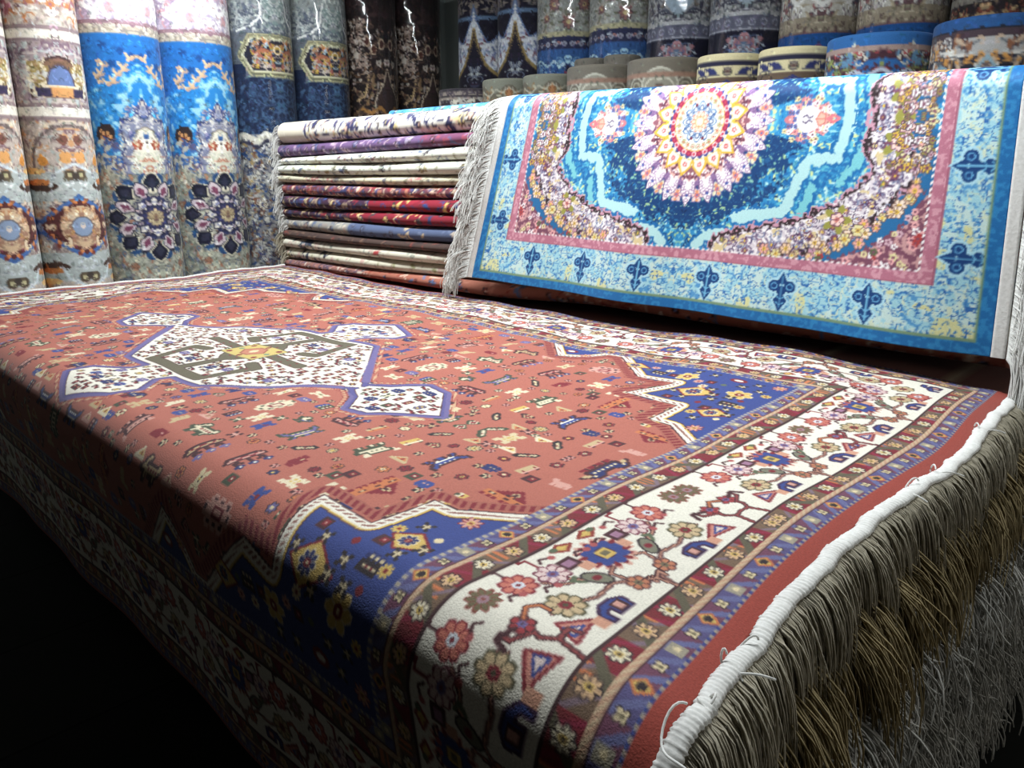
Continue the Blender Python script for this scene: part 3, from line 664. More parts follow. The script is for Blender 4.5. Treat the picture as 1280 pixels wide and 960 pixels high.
# ------------------------------------------------------------------ the blue rug draped over the stack
def blue_canvas():
    HA, HB = .74, .50
    cv = Canvas(0, HA, 0, HB, .0024, hexc(44, 134, 186)); r = np.random.default_rng(31)
    TQ, LT, MID, DK, WH = hexc(120, 196, 206), hexc(176, 218, 220), hexc(44, 134, 186), hexc(16, 62, 114), hexc(240, 236, 236)
    ROSE, PLUM, GOLD, PALE = hexc(190, 130, 146), hexc(120, 72, 92), hexc(222, 184, 74), hexc(222, 214, 160)
    X, Y = np.meshgrid(cv.X, cv.Y); n1 = cv.noise(.020, 1, 3); n2 = cv.noise(.008, 2, 2); n3 = cv.noise(.05, 3, 2)
    cv.a[n1 > .52] = hexc(90, 172, 200); cv.a[n1 > .60] = LT; cv.a[(n2 > .62) & (n1 < .5)] = hexc(28, 96, 160)
    rg = np.abs(cv.noise(.016, 11, 2) - .5); rg2 = np.abs(cv.noise(.011, 12, 2) - .5); rg3 = np.abs(cv.noise(.024, 13, 2) - .5)
    cv.a[:] = hexc(46, 136, 190); cv.a[n1 > .54] = hexc(70, 158, 200); cv.a[(rg < .022)] = hexc(24, 100, 162); cv.a[(rg2 < .016)] = hexc(130, 200, 214)
    def leaves(n, cols, ok, big=.009):
        for _ in range(n):
            x, y = r.uniform(0, .60), r.uniform(0, .325)
            if ok(x, y): cv.disc(x, y, r.uniform(.5, 1.1) * big, cols[r.integers(len(cols))], r.uniform(.25, .42) * big, r.uniform(0, 3.14))
    leaves(1500, [hexc(150, 212, 222), hexc(186, 228, 226), hexc(30, 104, 166), hexc(30, 104, 166), hexc(96, 184, 206), hexc(206, 222, 160)], lambda x, y: True)
    # deep blue cloud around the medallion
    R = np.hypot(X, Y * 1.02); dk = (R < .285 + .16 * (n1 - .5) + .05 * (n2 - .5)) & (Y > X * .25 - .02); cv.a[dk] = DK; cv.a[dk & (rg < .02)] = hexc(36, 92, 140); cv.a[dk & (rg2 < .006)] = hexc(130, 176, 170); leaves(1000, [hexc(40, 108, 156), hexc(30, 88, 140), hexc(10, 44, 90), hexc(70, 140, 170), hexc(130, 184, 170), hexc(160, 196, 150)], lambda x, y: math.hypot(x, y) < .31 and y > x * .25 - .02, .007)
    # stepped pale bands
    for pts, wd, c in (([(.40, .0), (.385, .085), (.315, .095), (.30, .135), (.27, .215), (.15, .235)], .030, LT), ([(.45, .0), (.445, .05), (.43, .10), (.40, .14)], .022, TQ),
                       ([(.05, .31), (.07, .285), (.12, .28)], .03, LT), ([(.335, .155), (.31, .235), (.22, .275)], .022, TQ)):
        w = cv.win(0, 0, HA, HB); d = cv.segdist(pts, w) + (n2 - .5) * .016; cv.put(w, d < wd * .45 + .007 + (n1 - .5) * .03, hexc(26, 104, 166)); cv.put(w, d < wd * .45, c)
    # scrolling corner bracket
    brk = [(.50, -.02), (.49, .06), (.52, .115), (.465, .185), (.40, .235), (.31, .275), (.20, .300), (.13, .318)]
    out = [(.56, .02), (.575, .12), (.535, .20), (.46, .262), (.36, .300), (.24, .318)]
    w = cv.win(0, 0, HA, HB); inner = (X < .60) & (Y < .325)
    db = cv.segdist(brk, w); do = cv.segdist(out, w)
    corner = inner & (((X - .0) / .60) ** 3.2 + (Y / .33) ** 3.2 > 1.0)
    cv.a[corner] = PLUM; cv.a[corner & (n2 > .58)] = hexc(196, 150, 150)
    cv.put(w, (do < .030 + (n2 - .5) * .02) & inner, hexc(36, 104, 156)); cv.put(w, (db < .050 + (n2 - .5) * .03) & inner, hexc(198, 150, 168)); cv.put(w, (db < .042 + (n2 - .5) * .03) & inner, DARK * 1.1)
    cv.put(w, (db < .034 + (n2 - .5) * .024) & inner, hexc(214, 206, 212)); cv.put(w, (db < .034) & inner & (rg2 < .05), hexc(120, 104, 130)); cv.put(w, (db < .034) & inner & (n2 > .60), WH); cv.put(w, (db < .034) & inner & (rg < .02), hexc(64, 48, 84)); cv.put(w, (db < .030) & inner & (n1 < .40), hexc(214, 196, 150))
    def along(pts, step):
        p = np.array(pts); L = np.r_[0, np.cumsum(np.linalg.norm(np.diff(p, axis=0), axis=1))]
        return [(np.interp(t, L, p[:, 0]), np.interp(t, L, p[:, 1])) for t in np.arange(step / 2, L[-1], step)]
    for i, (x, y) in enumerate(along(brk, .0035)):
        x += r.normal(0, .018); y += r.normal(0, .018); c = [hexc(230, 190, 170), PALE, hexc(150, 170, 200), hexc(120, 130, 80), WH, PLUM][r.integers(6)]
        
        if i % 3 == 0: cv.flower(x, y, r.uniform(.006, .012), 5, c, GOLD, PLUM, .35)
        a_ = r.uniform(0, 6); cv.ring(x + .01, y, r.uniform(.005, .011), .0026, [hexc(74, 54, 92), WH, hexc(120, 130, 160)][i % 3], a_, a_ + 3.8)
    for x, y in [(.405, .225), (.515, .055), (.53, .02)]:
        for a in range(5): cv.disc(x + .022 * math.cos(a * 1.257), y + .022 * math.sin(a * 1.257), .013, hexc(150, 148, 70), .008, a * 1.257)
        cv.flower(x, y, .018, 5, hexc(240, 206, 196), hexc(200, 120, 110), PLUM, .3)
    for x, y in along(out, .012):
        cv.flower(x + r.normal(0, .009), y + r.normal(0, .009), r.uniform(.009, .017), 6, [hexc(234, 202, 170), PALE, hexc(240, 220, 200), hexc(230, 170, 160)][r.integers(4)], GOLD, hexc(120, 90, 80), .3)
    for _ in range(320):
        x, y = r.uniform(.25, .595), r.uniform(.0, .322)
        if ((x / .60) ** 3.2 + (y / .33) ** 3.2) > 1.04: cv.flower(x, y, r.uniform(.006, .011), 5, [hexc(230, 170, 170), PALE, hexc(170, 60, 60), WH, hexc(90, 100, 70), hexc(214, 180, 190)][r.integers(6)], PLUM, None, .4)
    for _ in range(46):
        x, y = r.uniform(.5, .595), r.uniform(.0, .11); cv.flower(x, y, r.uniform(.007, .013), 5, [GOLD, PALE, WH, hexc(220, 190, 200), hexc(150, 140, 70)][r.integers(5)], PLUM, hexc(90, 70, 80), .4)
    # side pendant
    for dx, dy, rr, c in ((0, 0, .062, hexc(196, 120, 130)), (0, 0, .050, WH)):
        cv.flower(.30 + dx, dy, rr, 10, c, c, None, .3, sy=.85)
    for _ in range(50):
        a, q = r.uniform(0, 6.28), r.uniform(.03, .066); cv.flower(.30 + q * math.cos(a), abs(q * .85 * math.sin(a)), .007, 5, [hexc(230, 150, 150), PALE, WH, hexc(90, 110, 170)][r.integers(4)], PLUM, None, .4)
    cv.disc(.30, 0, .030, WH); cv.line([(.285, .004), (.295, .010), (.300, .002), (.31, .006)], .003, hexc(90, 80, 110)); cv.poly([(.318, 0), (.328, .016), (.340, .010), (.340, 0)], hexc(236, 180, 160), hexc(200, 120, 110), .003); cv.line([(.345, 0), (.36, .008), (.375, 0)], .006, hexc(220, 120, 130))
    # round medallion: toothed lace edge, plum ring, gold hearts, red ring, rosette
    LACE, LINE_ = hexc(246, 240, 240), hexc(150, 118, 160)
    for k in range(20):
        a = (k + .5) * 2 * math.pi / 20; cv.flower(.186 * math.cos(a), .186 * math.sin(a), .022, 6, [hexc(236, 206, 196), hexc(224, 222, 190)][k % 2], hexc(210, 120, 120), hexc(110, 110, 160), .3)
        for q in (.199, .177): cv.disc(q * math.cos(a), q * math.sin(a), .0045, hexc(220, 150, 110))
    cv.flower(0, 0, .216, 20, LACE, LACE, hexc(110, 84, 130), .26, spike=True)
    for k in range(140):
        a = k * 2 * math.pi / 140; tri = 1 - abs(((a * 20 / (2 * math.pi)) + .5) % 1 - .5) * 2
        for q in (.148 + .050 * tri, .138 + .040 * tri): cv.ring(q * math.cos(a), q * math.sin(a), .0045, .0022, LINE_)
    for k in range(20):
        a = k * 2 * math.pi / 20; cv.disc(.186 * math.cos(a), .186 * math.sin(a), .004, hexc(70, 90, 160)); cv.disc(.165 * math.cos(a), .165 * math.sin(a), .006, hexc(250, 246, 240))
    cv.flower(0, 0, .152, 20, hexc(146, 92, 106), LACE, hexc(228, 196, 196), .16, spike=True)
    for k in range(260):
        a, q = r.uniform(0, math.pi / 2), r.uniform(.10, .145); cv.disc(q * math.cos(a), q * math.sin(a), .0032, [LACE, hexc(230, 180, 170), hexc(104, 58, 78)][r.integers(3)])
    for k in range(16):
        a = (k + .5) * 2 * math.pi / 16; u, v = np.array([math.cos(a), math.sin(a)]), np.array([-math.sin(a), math.cos(a)])
        cv.poly([tuple(u * .092 + v * .017), tuple(u * .092 - v * .017), tuple(u * .110 - v * .018), tuple(u * .136), tuple(u * .110 + v * .018)], hexc(244, 226, 216), GOLD, .0055); cv.flower(*(u * .108), .007, 5, hexc(206, 110, 110), LACE, None, .3)
    cv.disc(0, 0, .094, hexc(232, 214, 170)); cv.disc(0, 0, .090, hexc(80, 92, 150))
    for k in range(60):
        a = k * 2 * math.pi / 60; cv.disc(.090 * math.cos(a), .090 * math.sin(a), .0036, [hexc(240, 236, 226), hexc(60, 74, 140)][k % 2])
    cv.disc(0, 0, .085, hexc(190, 66, 88))
    for k in range(32):
        a = k * 2 * math.pi / 32; cv.ring(.080 * math.cos(a), .080 * math.sin(a), .0055, .003, [hexc(240, 206, 210), hexc(150, 40, 84)][k % 2])
    cv.disc(0, 0, .073, hexc(226, 180, 110)); cv.disc(0, 0, .070, hexc(240, 236, 224))
    for k in range(24):
        a = (k + .5) * 2 * math.pi / 24; cv.flower(.061 * math.cos(a), .061 * math.sin(a), .0075, 5, [hexc(186, 200, 150), hexc(240, 206, 176), hexc(230, 226, 214)][k % 3], hexc(200, 110, 90), hexc(170, 160, 130), .3)
    cv.flower(0, 0, .052, 12, hexc(220, 226, 228), LACE, hexc(80, 120, 170), .22)
    for k in range(8):
        a = (k + .5) * 2 * math.pi / 8; cv.disc(.043 * math.cos(a), .043 * math.sin(a), .006, hexc(110, 40, 70) if k % 2 else hexc(80, 110, 160), .004, a)
    for k in range(12):
        a = k * 2 * math.pi / 12; cv.ring(.034 * math.cos(a), .034 * math.sin(a), .006, .0025, hexc(90, 110, 150))
    cv.flower(0, 0, .027, 10, hexc(240, 214, 190), hexc(246, 226, 180), hexc(210, 130, 110), .3); cv.disc(0, 0, .009, hexc(250, 236, 200)); cv.ring(0, 0, .012, .0025, hexc(214, 150, 90))
    # rose frame
    fr = ((X >= .60) & (X < .625) & (Y < .35)) | ((Y >= .325) & (Y < .35) & (X < .625))
    cv.a[fr] = hexc(178, 112, 132); cv.a[fr & (n2 > .56)] = hexc(206, 150, 164)
    ed = np.maximum(X - .60, Y - .325); inz = (X < .627) & (Y < .352)
    cv.a[inz & (ed > -.0055) & (ed < -.0005) & (np.floor((X + Y) / .007) % 2 == 0)] = WH
    cv.a[inz & (ed > .024)] = hexc(160, 92, 112)
    # outer border: pale ground with scribbled blue and yellow
    bo = ((X >= .627) | (Y >= .352)); cv.a[bo] = hexc(160, 208, 220)
    cv.a[bo & (n1 > .54)] = hexc(196, 222, 218); cv.a[bo & (rg < .040)] = hexc(84, 150, 200); cv.a[bo & (rg2 < .032)] = hexc(48, 104, 170); cv.a[bo & (rg3 < .020)] = hexc(206, 220, 196); cv.a[bo & (n3 < .27) & (rg2 > .05)] = hexc(212, 214, 160)
    def fleur(x, y, ux, uy):
        vx, vy = -uy, ux; ux, uy, vx, vy = ux * 1.1, uy * 1.1, vx * 1.18, vy * 1.18; g = lambda p, q: (x + ux * p + vx * q, y + uy * p + vy * q)
        for c, e in ((hexc(170, 214, 230), .006), (hexc(18, 62, 118), 0)):
            cv.poly([g(-.030 - e, 0), g(-.008, .011 + e), g(.0, 0), g(-.008, -.011 - e)], c); cv.disc(*g(.002, .016), .014 + e, c); cv.disc(*g(.002, -.016), .014 + e, c); cv.disc(*g(.012, 0), .012 + e, c)
            cv.poly([g(.012, 0), g(.034, .014 + e), g(.060 + e, 0), g(.034, -.014 - e)], c)
        for q in (.016, -.016): cv.ring(*g(.002, q), .007, .003, hexc(96, 160, 206))
        cv.line([g(-.02, 0), g(.05, 0)], .0035, hexc(110, 176, 214))
        for p in (.025, .038): cv.line([g(p, .008), g(p + .006, 0), g(p, -.008)], .003, hexc(110, 176, 214))
    for a in (.10, .30, .50): fleur(a, .392, 0, 1)
    for b in (.10, .29): fleur(.662, b, 1, 0)
    # plain edges
    e1 = (X > .708) | (Y > .458); cv.a[e1] = hexc(120, 150, 120); e2 = (X > .715) | (Y > .465); cv.a[e2] = hexc(28, 104, 166); cv.a[e2 & (n2 > .56)] = hexc(44, 128, 186)
    A = cv.a; A = np.concatenate([A[:, ::-1], A[:, 1:]], 1); A = np.concatenate([A[::-1], A[1:]], 0)
    full = Canvas(0, .01, 0, .01, .0024, WH); full.x0, full.y0 = -HA, -HB; full.a = A; full.h, full.w = A.shape[:2]
    return full

ZT_B, YF_B, RB = .664, .060, .045
B_TOP = -.40; B_BOT = .49
def blue_surface(a, b, lift=0.0):
    """a along the rug (-.74...74), b down the drape; b0 is where the top fold begins."""
    b0 = -.122
    th = np.clip((b - b0) / RB, 0, math.pi / 2); dn = np.maximum(b - b0 - RB * math.pi / 2, 0)
    y = YF_B + RB - np.minimum(b - b0, 0) - (RB + lift) * np.sin(th); z = ZT_B - (RB + lift) * (1 - np.cos(th)) - dn + lift * 1.0
    z = z - .012 * (a / .74) * np.clip(1 - dn, 0, 1)
    xl = -1.385 - .175 * np.clip((b - b0) / .6, 0, 1.1); xr = .005 + .03 * np.clip((b - b0) / .6, 0, 1)
    u = (a + .74) / 1.48; x = xl + (xr - xl) * u
    y = y + (.010 * np.sin(a * 9) + .006 * np.sin(a * 17 + 1)) * np.clip(dn / .4, 0, 1) - .02 * np.clip(dn / .5, 0, 1)
    return np.stack([x, y, z], -1)
def build_blue_rug():
    cv = blue_canvas()
    a = np.linspace(-.74, .74, 560); b = np.concatenate([np.linspace(B_TOP, -.14, 24), np.linspace(-.14, B_BOT, 260)[1:]])
    A, B = np.meshgrid(a, b); P = blue_surface(A, B); C = cv.sample(A, B); n, m = A.shape
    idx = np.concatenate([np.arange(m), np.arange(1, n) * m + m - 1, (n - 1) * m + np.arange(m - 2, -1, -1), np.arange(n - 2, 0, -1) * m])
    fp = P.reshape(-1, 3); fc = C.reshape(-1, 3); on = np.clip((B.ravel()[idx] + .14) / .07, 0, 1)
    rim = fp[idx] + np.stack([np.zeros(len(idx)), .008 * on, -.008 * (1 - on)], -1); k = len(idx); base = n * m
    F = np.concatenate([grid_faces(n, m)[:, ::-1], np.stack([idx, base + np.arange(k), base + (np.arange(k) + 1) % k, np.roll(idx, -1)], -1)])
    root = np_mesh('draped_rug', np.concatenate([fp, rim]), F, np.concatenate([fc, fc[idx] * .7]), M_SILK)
    tag(root, 'turquoise rug with a round white and red medallion draped over the back stack', 'rug')
    ab = np.linspace(-.74, .74, 60); bb = np.linspace(B_TOP, B_BOT, 80); Ab, Bb = np.meshgrid(ab, bb); Pb = blue_surface(Ab, Bb); on = np.clip((Bb + .14) / .07, 0, 1)
    Pb[..., 1] += .008 * on; Pb[..., 2] -= .008 * (1 - on); np_mesh('backing', Pb, grid_faces(80, 60), None, M_JUTE, root)
    bs = np.linspace(B_TOP, B_BOT, 160)
    for sg in (-1, 1):
        E0 = blue_surface(np.full_like(bs, sg * .74), bs); wd = .026
        # woven white end strip
        q = np.linspace(0, 1, 6)[None, :, None]
        St = E0[:, None, :] + q * np.array([sg * wd, 0, 0])[None, None] ; St[..., 1] += (.002 + .006 * np.clip((bs + .14) / .07, 0, 1))[:, None] * 0
        St2 = St.copy(); on = np.clip((bs + .14) / .07, 0, 1)[:, None]; St2[..., 1] += .006 * on; St2[..., 2] -= .006 * (1 - on)
        V = np.concatenate([St, St2[:, ::-1]], 1); o = np_mesh('end_strip', V, grid_faces(160, 12, wrap=True), None, M_COTTON, root); o['label'] = 'white woven strip along the ' + ('left' if sg < 0 else 'right') + ' end'
        E1 = E0 + np.array([sg * (wd + .003), .003, -.001])
        N = 2200 if sg < 0 else 2400; r = np.random.default_rng(50 + sg); t = np.sort(r.uniform(-.16 if sg < 0 else -.3, B_BOT, N))
        P0 = np.stack([np.interp(t, bs, E1[:, k]) for k in range(3)], 1)
        f = strands('fringe', P0, (sg, -.2, 0), .074 if sg < 0 else .044, .070 if sg < 0 else .13, M_COTTON, root, .0019, 6, 52 + sg, 6, .012, .006)
        f['label'] = 'white fringe along the ' + ('left' if sg < 0 else 'right') + ' end'
    return root
build_blue_rug()

# ------------------------------------------------------------------ rolled carpets
ZC0, ZC1 = -.05, 1.45
def rollcv(bg): return Canvas(0, .30, ZC0, ZC1, .004, bg)
def scatter(cv, z0, z1, pal, n, size, seed, u0=0, u1=.30, out=None, mask=None):
    r = np.random.default_rng(seed)
    for _ in range(n):
        u, z = r.uniform(u0, u1), r.uniform(z0, z1)
        if mask is not None and not mask(u, z): continue
        c = pal[r.integers(len(pal))]; s = size * r.uniform(.6, 1.3); k = r.integers(4)
        if k == 0: cv.flower(u, z, s, int(r.choice([5, 6, 8])), c, pal[r.integers(len(pal))], out, .35)
        elif k == 1: cv.disc(u, z, s * 1.2, c, s * .5, r.uniform(0, 3.1))
        elif k == 2:
            a = r.uniform(0, 6.28); cv.ring(u, z, s, .006, c, a, a + 3.6)
        else: cv.line([(u, z), (u + s * r.normal(), z + s * r.normal()), (u + 1.5 * s * r.normal(), z + s * r.normal())], .006, c)
def arch(cv, zb, zt, half, col, edge, ew=.012, steps=24, rnd=False):
    pts = [(half * math.sqrt(max(0, 1 - t * t)), zb + (zt - zb) * t) for t in np.linspace(0, 1, steps)] if rnd else [(half * (1 - t ** 1.5) * (1 + .25 * math.sin(t * 6.3)), zb + (zt - zb) * t) for t in np.linspace(0, 1, steps)]
    cv.poly([(0, zb)] + pts, col); cv.line(pts, ew, edge); return pts

def d_beige():
    cv = rollcv(hexc(186, 174, 164)); P = [hexc(150, 134, 130), hexc(206, 190, 172), hexc(168, 176, 172), hexc(196, 150, 110), hexc(126, 100, 104), hexc(214, 208, 196)]
    scatter(cv, -.05, 1.45, P, 900, .014, 1)
    scatter(cv, 1.0, 1.45, [hexc(226, 224, 220), hexc(150, 100, 110), hexc(196, 200, 190), hexc(180, 120, 80)], 160, .02, 2)
    for z in (.955, .665): cv.rect(0, z - .03, .3, z + .03, hexc(140, 122, 124)); cv.rect(0, z - .013, .3, z + .013, hexc(226, 220, 206))
    cv.rect(0, .71, .3, .925, hexc(160, 144, 146)); scatter(cv, .71, .925, [hexc(196, 184, 176), hexc(124, 104, 116), hexc(178, 186, 184)], 150, .016, 3)
    pts = arch(cv, .72, .875, .115, hexc(120, 92, 74), hexc(70, 50, 52), .010, rnd=True); scatter(cv, .73, .85, [hexc(220, 206, 176), hexc(150, 130, 80), hexc(196, 196, 190)], 60, .014, 4, .05, .11)
    arch(cv, .765, .845, .052, hexc(96, 116, 160), hexc(84, 70, 80), .006, rnd=True); cv.rect(0, .755, .07, .766, hexc(220, 206, 180)); cv.rect(0, .728, .045, .755, hexc(206, 150, 96)); cv.rect(.045, .728, .09, .752, hexc(56, 50, 76))
    cv.ring(0, .46, .155, .012, hexc(112, 98, 96)); cv.ring(0, .46, .172, .008, hexc(206, 190, 170))
    cv.disc(.028, .49, .024, hexc(216, 160, 100)); cv.disc(.115, .475, .020, hexc(208, 142, 66)); cv.disc(.03, .56, .02, hexc(120, 80, 70))
    for c, sgn in ((.21, 1), (.21, -1)):
        zz = c + sgn * .165
        cv.rect(0, zz - .055, .3, zz + .055, hexc(176, 184, 182)); cv.disc(.14, zz, .07, hexc(70, 50, 42), .020); cv.disc(.15, zz + sgn * .016, .06, hexc(190, 120, 66), .012); cv.disc(.16, zz + sgn * .06, .05, hexc(224, 180, 120), .012)
        cv.disc(.022, zz + sgn * .045, .022, hexc(88, 76, 62)); cv.disc(.022, zz + sgn * .045, .010, hexc(190, 180, 140)); cv.disc(0, zz + sgn * .04, .014, hexc(70, 62, 56)); cv.line([(0, zz + sgn * .09), (.08, zz + sgn * .05), (.10, zz)], .012, hexc(206, 216, 220))
    cv.poly([(0, .345), (.17, .24), (.30, .24), (.30, .18), (.17, .18), (0, .075)], hexc(70, 104, 160)); cv.poly([(0, .325), (.15, .23), (.2, .21), (.15, .19), (0, .095)], hexc(86, 46, 46))
    for k in range(46):
        a = k * .35; q = .095 + .012 * (k % 3); cv.disc(abs(q * 1.15 * math.cos(a)), .21 + q * .95 * math.sin(a), .008, [hexc(224, 190, 150), hexc(206, 130, 80), hexc(120, 60, 50)][k % 3])
    cv.disc(0, .21, .085, hexc(200, 172, 140)); scatter(cv, .14, .28, [hexc(226, 206, 176), hexc(190, 140, 100), hexc(156, 120, 100)], 50, .010, 6, 0, .07)
    cv.disc(0, .21, .044, hexc(96, 92, 96)); cv.disc(0, .21, .038, hexc(132, 150, 176)); cv.disc(0, .21, .008, hexc(226, 206, 196))
    cv.disc(.13, .21, .024, hexc(232, 210, 180), .008, .5); cv.disc(.13, .21, .024, hexc(232, 210, 180), .008, -.5); cv.disc(.18, .21, .02, hexc(150, 156, 170))
    return cv

def d_blue():
    cv = rollcv(hexc(150, 152, 140)); scatter(cv, -.05, .55, [hexc(176, 178, 160), hexc(120, 120, 112), hexc(196, 190, 170), hexc(96, 110, 130), hexc(150, 110, 90), hexc(134, 146, 140)], 620, .014, 1)
    cv.rect(0, 1.02, .3, 1.45, hexc(196, 186, 200)); scatter(cv, 1.04, 1.45, [hexc(236, 234, 234), hexc(170, 154, 176), hexc(206, 160, 164), hexc(240, 240, 240), hexc(180, 176, 196)], 260, .022, 2)
    cv.line([(0, 1.20), (.05, 1.11), (.10, 1.13), (.14, 1.07), (.2, 1.10)], .02, hexc(240, 240, 240))
    cv.rect(0, .985, .3, 1.035, hexc(180, 172, 156)); scatter(cv, .995, 1.03, [hexc(140, 132, 128), hexc(206, 200, 186)], 60, .007, 3); cv.rect(0, 1.028, .3, 1.038, hexc(150, 120, 130))
    cv.rect(0, .52, .3, .985, hexc(34, 104, 176)); n = cv.noise(.022, 5, 2); X, Z = np.meshgrid(cv.X, cv.Y)
    lowm = (Z > .50) & (Z < .875 - .5 * X); cv.a[lowm] = hexc(38, 120, 186); cv.a[lowm & (n > .52)] = hexc(84, 158, 204); cv.a[lowm & (n > .62)] = hexc(140, 190, 214)
    for x, z in ((.06, .92), (.13, .94), (.10, .87), (.02, .90)): cv.flower(x, z, .018, 5, hexc(24, 70, 130), hexc(24, 70, 130), None, .4)
    for pts in ([(.0, .905), (.03, .895), (.055, .85), (.085, .83), (.10, .80)], [(.16, .88), (.135, .865), (.15, .83), (.17, .82)], [(.10, .80), (.13, .79), (.16, .80)]):
        cv.line(pts, .011, hexc(196, 166, 134))
        for x, z in pts[1:]: cv.disc(x + .01, z + .01, .014, hexc(206, 178, 146), .006, 1.0); cv.disc(x - .01, z - .004, .012, hexc(180, 150, 130), .005, -.4)
    pts = [(0, .735), (.028, .67), (.055, .64), (.085, .65), (.10, .60), (.085, .55), (.11, .48), (.10, .44)]
    cv.poly([(0, .42)] + [(0, .735)] + pts[1:] + [(.10, .42)], hexc(120, 126, 150)); cv.line(pts, .016, hexc(196, 190, 180)); cv.line(pts, .008, hexc(56, 66, 110)); scatter(cv, .46, .70, [hexc(70, 84, 130), hexc(196, 196, 190), hexc(150, 150, 160)], 70, .011, 8, 0, .075)
    cv.poly([(0, .62), (.03, .605), (.055, .55), (.06, .47), (0, .45)], hexc(220, 216, 200), hexc(130, 120, 110), .006); cv.flower(.04, .545, .024, 6, hexc(150, 74, 56), hexc(220, 200, 170), None, .4); cv.disc(0, .575, .012, hexc(50, 80, 130)); scatter(cv, .42, .5, [hexc(196, 200, 180), hexc(170, 120, 100), hexc(206, 206, 196)], 26, .014, 9, 0, .07)
    cv.disc(.165, .585, .045, hexc(44, 34, 36)); cv.flower(.165, .575, .032, 6, hexc(190, 140, 90), hexc(120, 60, 50), hexc(50, 30, 30), .3); scatter(cv, .44, .56, [hexc(60, 100, 160), hexc(84, 84, 120), hexc(180, 180, 170)], 60, .016, 10, .10, .3)
    zc = .235
    def pet(q0, q1, wdt, a, c, o, inner=None):
        u, v = np.array([math.sin(a) * 1.2, math.cos(a) * 1.1]), np.array([math.cos(a) * 1.2, -math.sin(a) * 1.1])
        f = lambda p, s: tuple(np.array([0, zc]) + u * p + v * s); m = (q0 + q1) / 2
        P = [f(q0, 0), f(m, wdt), f(q1 - .012, wdt * .55), f(q1, 0), f(q1 - .012, -wdt * .55), f(m, -wdt)]
        cv.poly(P, c, o, .005)
        if inner is not None: cv.poly([f(q0 + .014, 0), f(m, wdt * .5), f(q1 - .02, 0), f(m, -wdt * .5)], inner)
    for k in range(16): cv.disc(.18 * math.sin(k * .3927 + .19), zc + .165 * math.cos(k * .3927 + .19), .026, hexc(42, 74, 116))
    for k in range(8): pet(.095, .178, .036, k * math.pi / 4, hexc(24, 26, 44), hexc(206, 200, 176), hexc(44, 46, 66))
    for k in range(8): pet(.07, .150, .026, k * math.pi / 4 + math.pi / 8, hexc(196, 184, 188), hexc(40, 40, 60), hexc(112, 62, 86))
    cv.disc(0, zc, .085, hexc(46, 50, 84), .095)
    for k in range(8): pet(.040, .085, .017, k * math.pi / 4, hexc(210, 206, 196), hexc(40, 40, 66), hexc(120, 126, 160))
    for k in range(8): pet(.045, .075, .012, k * math.pi / 4 + math.pi / 8, hexc(170, 160, 160), hexc(40, 40, 60), hexc(90, 80, 110))
    cv.flower(0, zc, .042, 12, hexc(170, 156, 124), hexc(130, 104, 84), hexc(110, 90, 80), .3)
    return cv

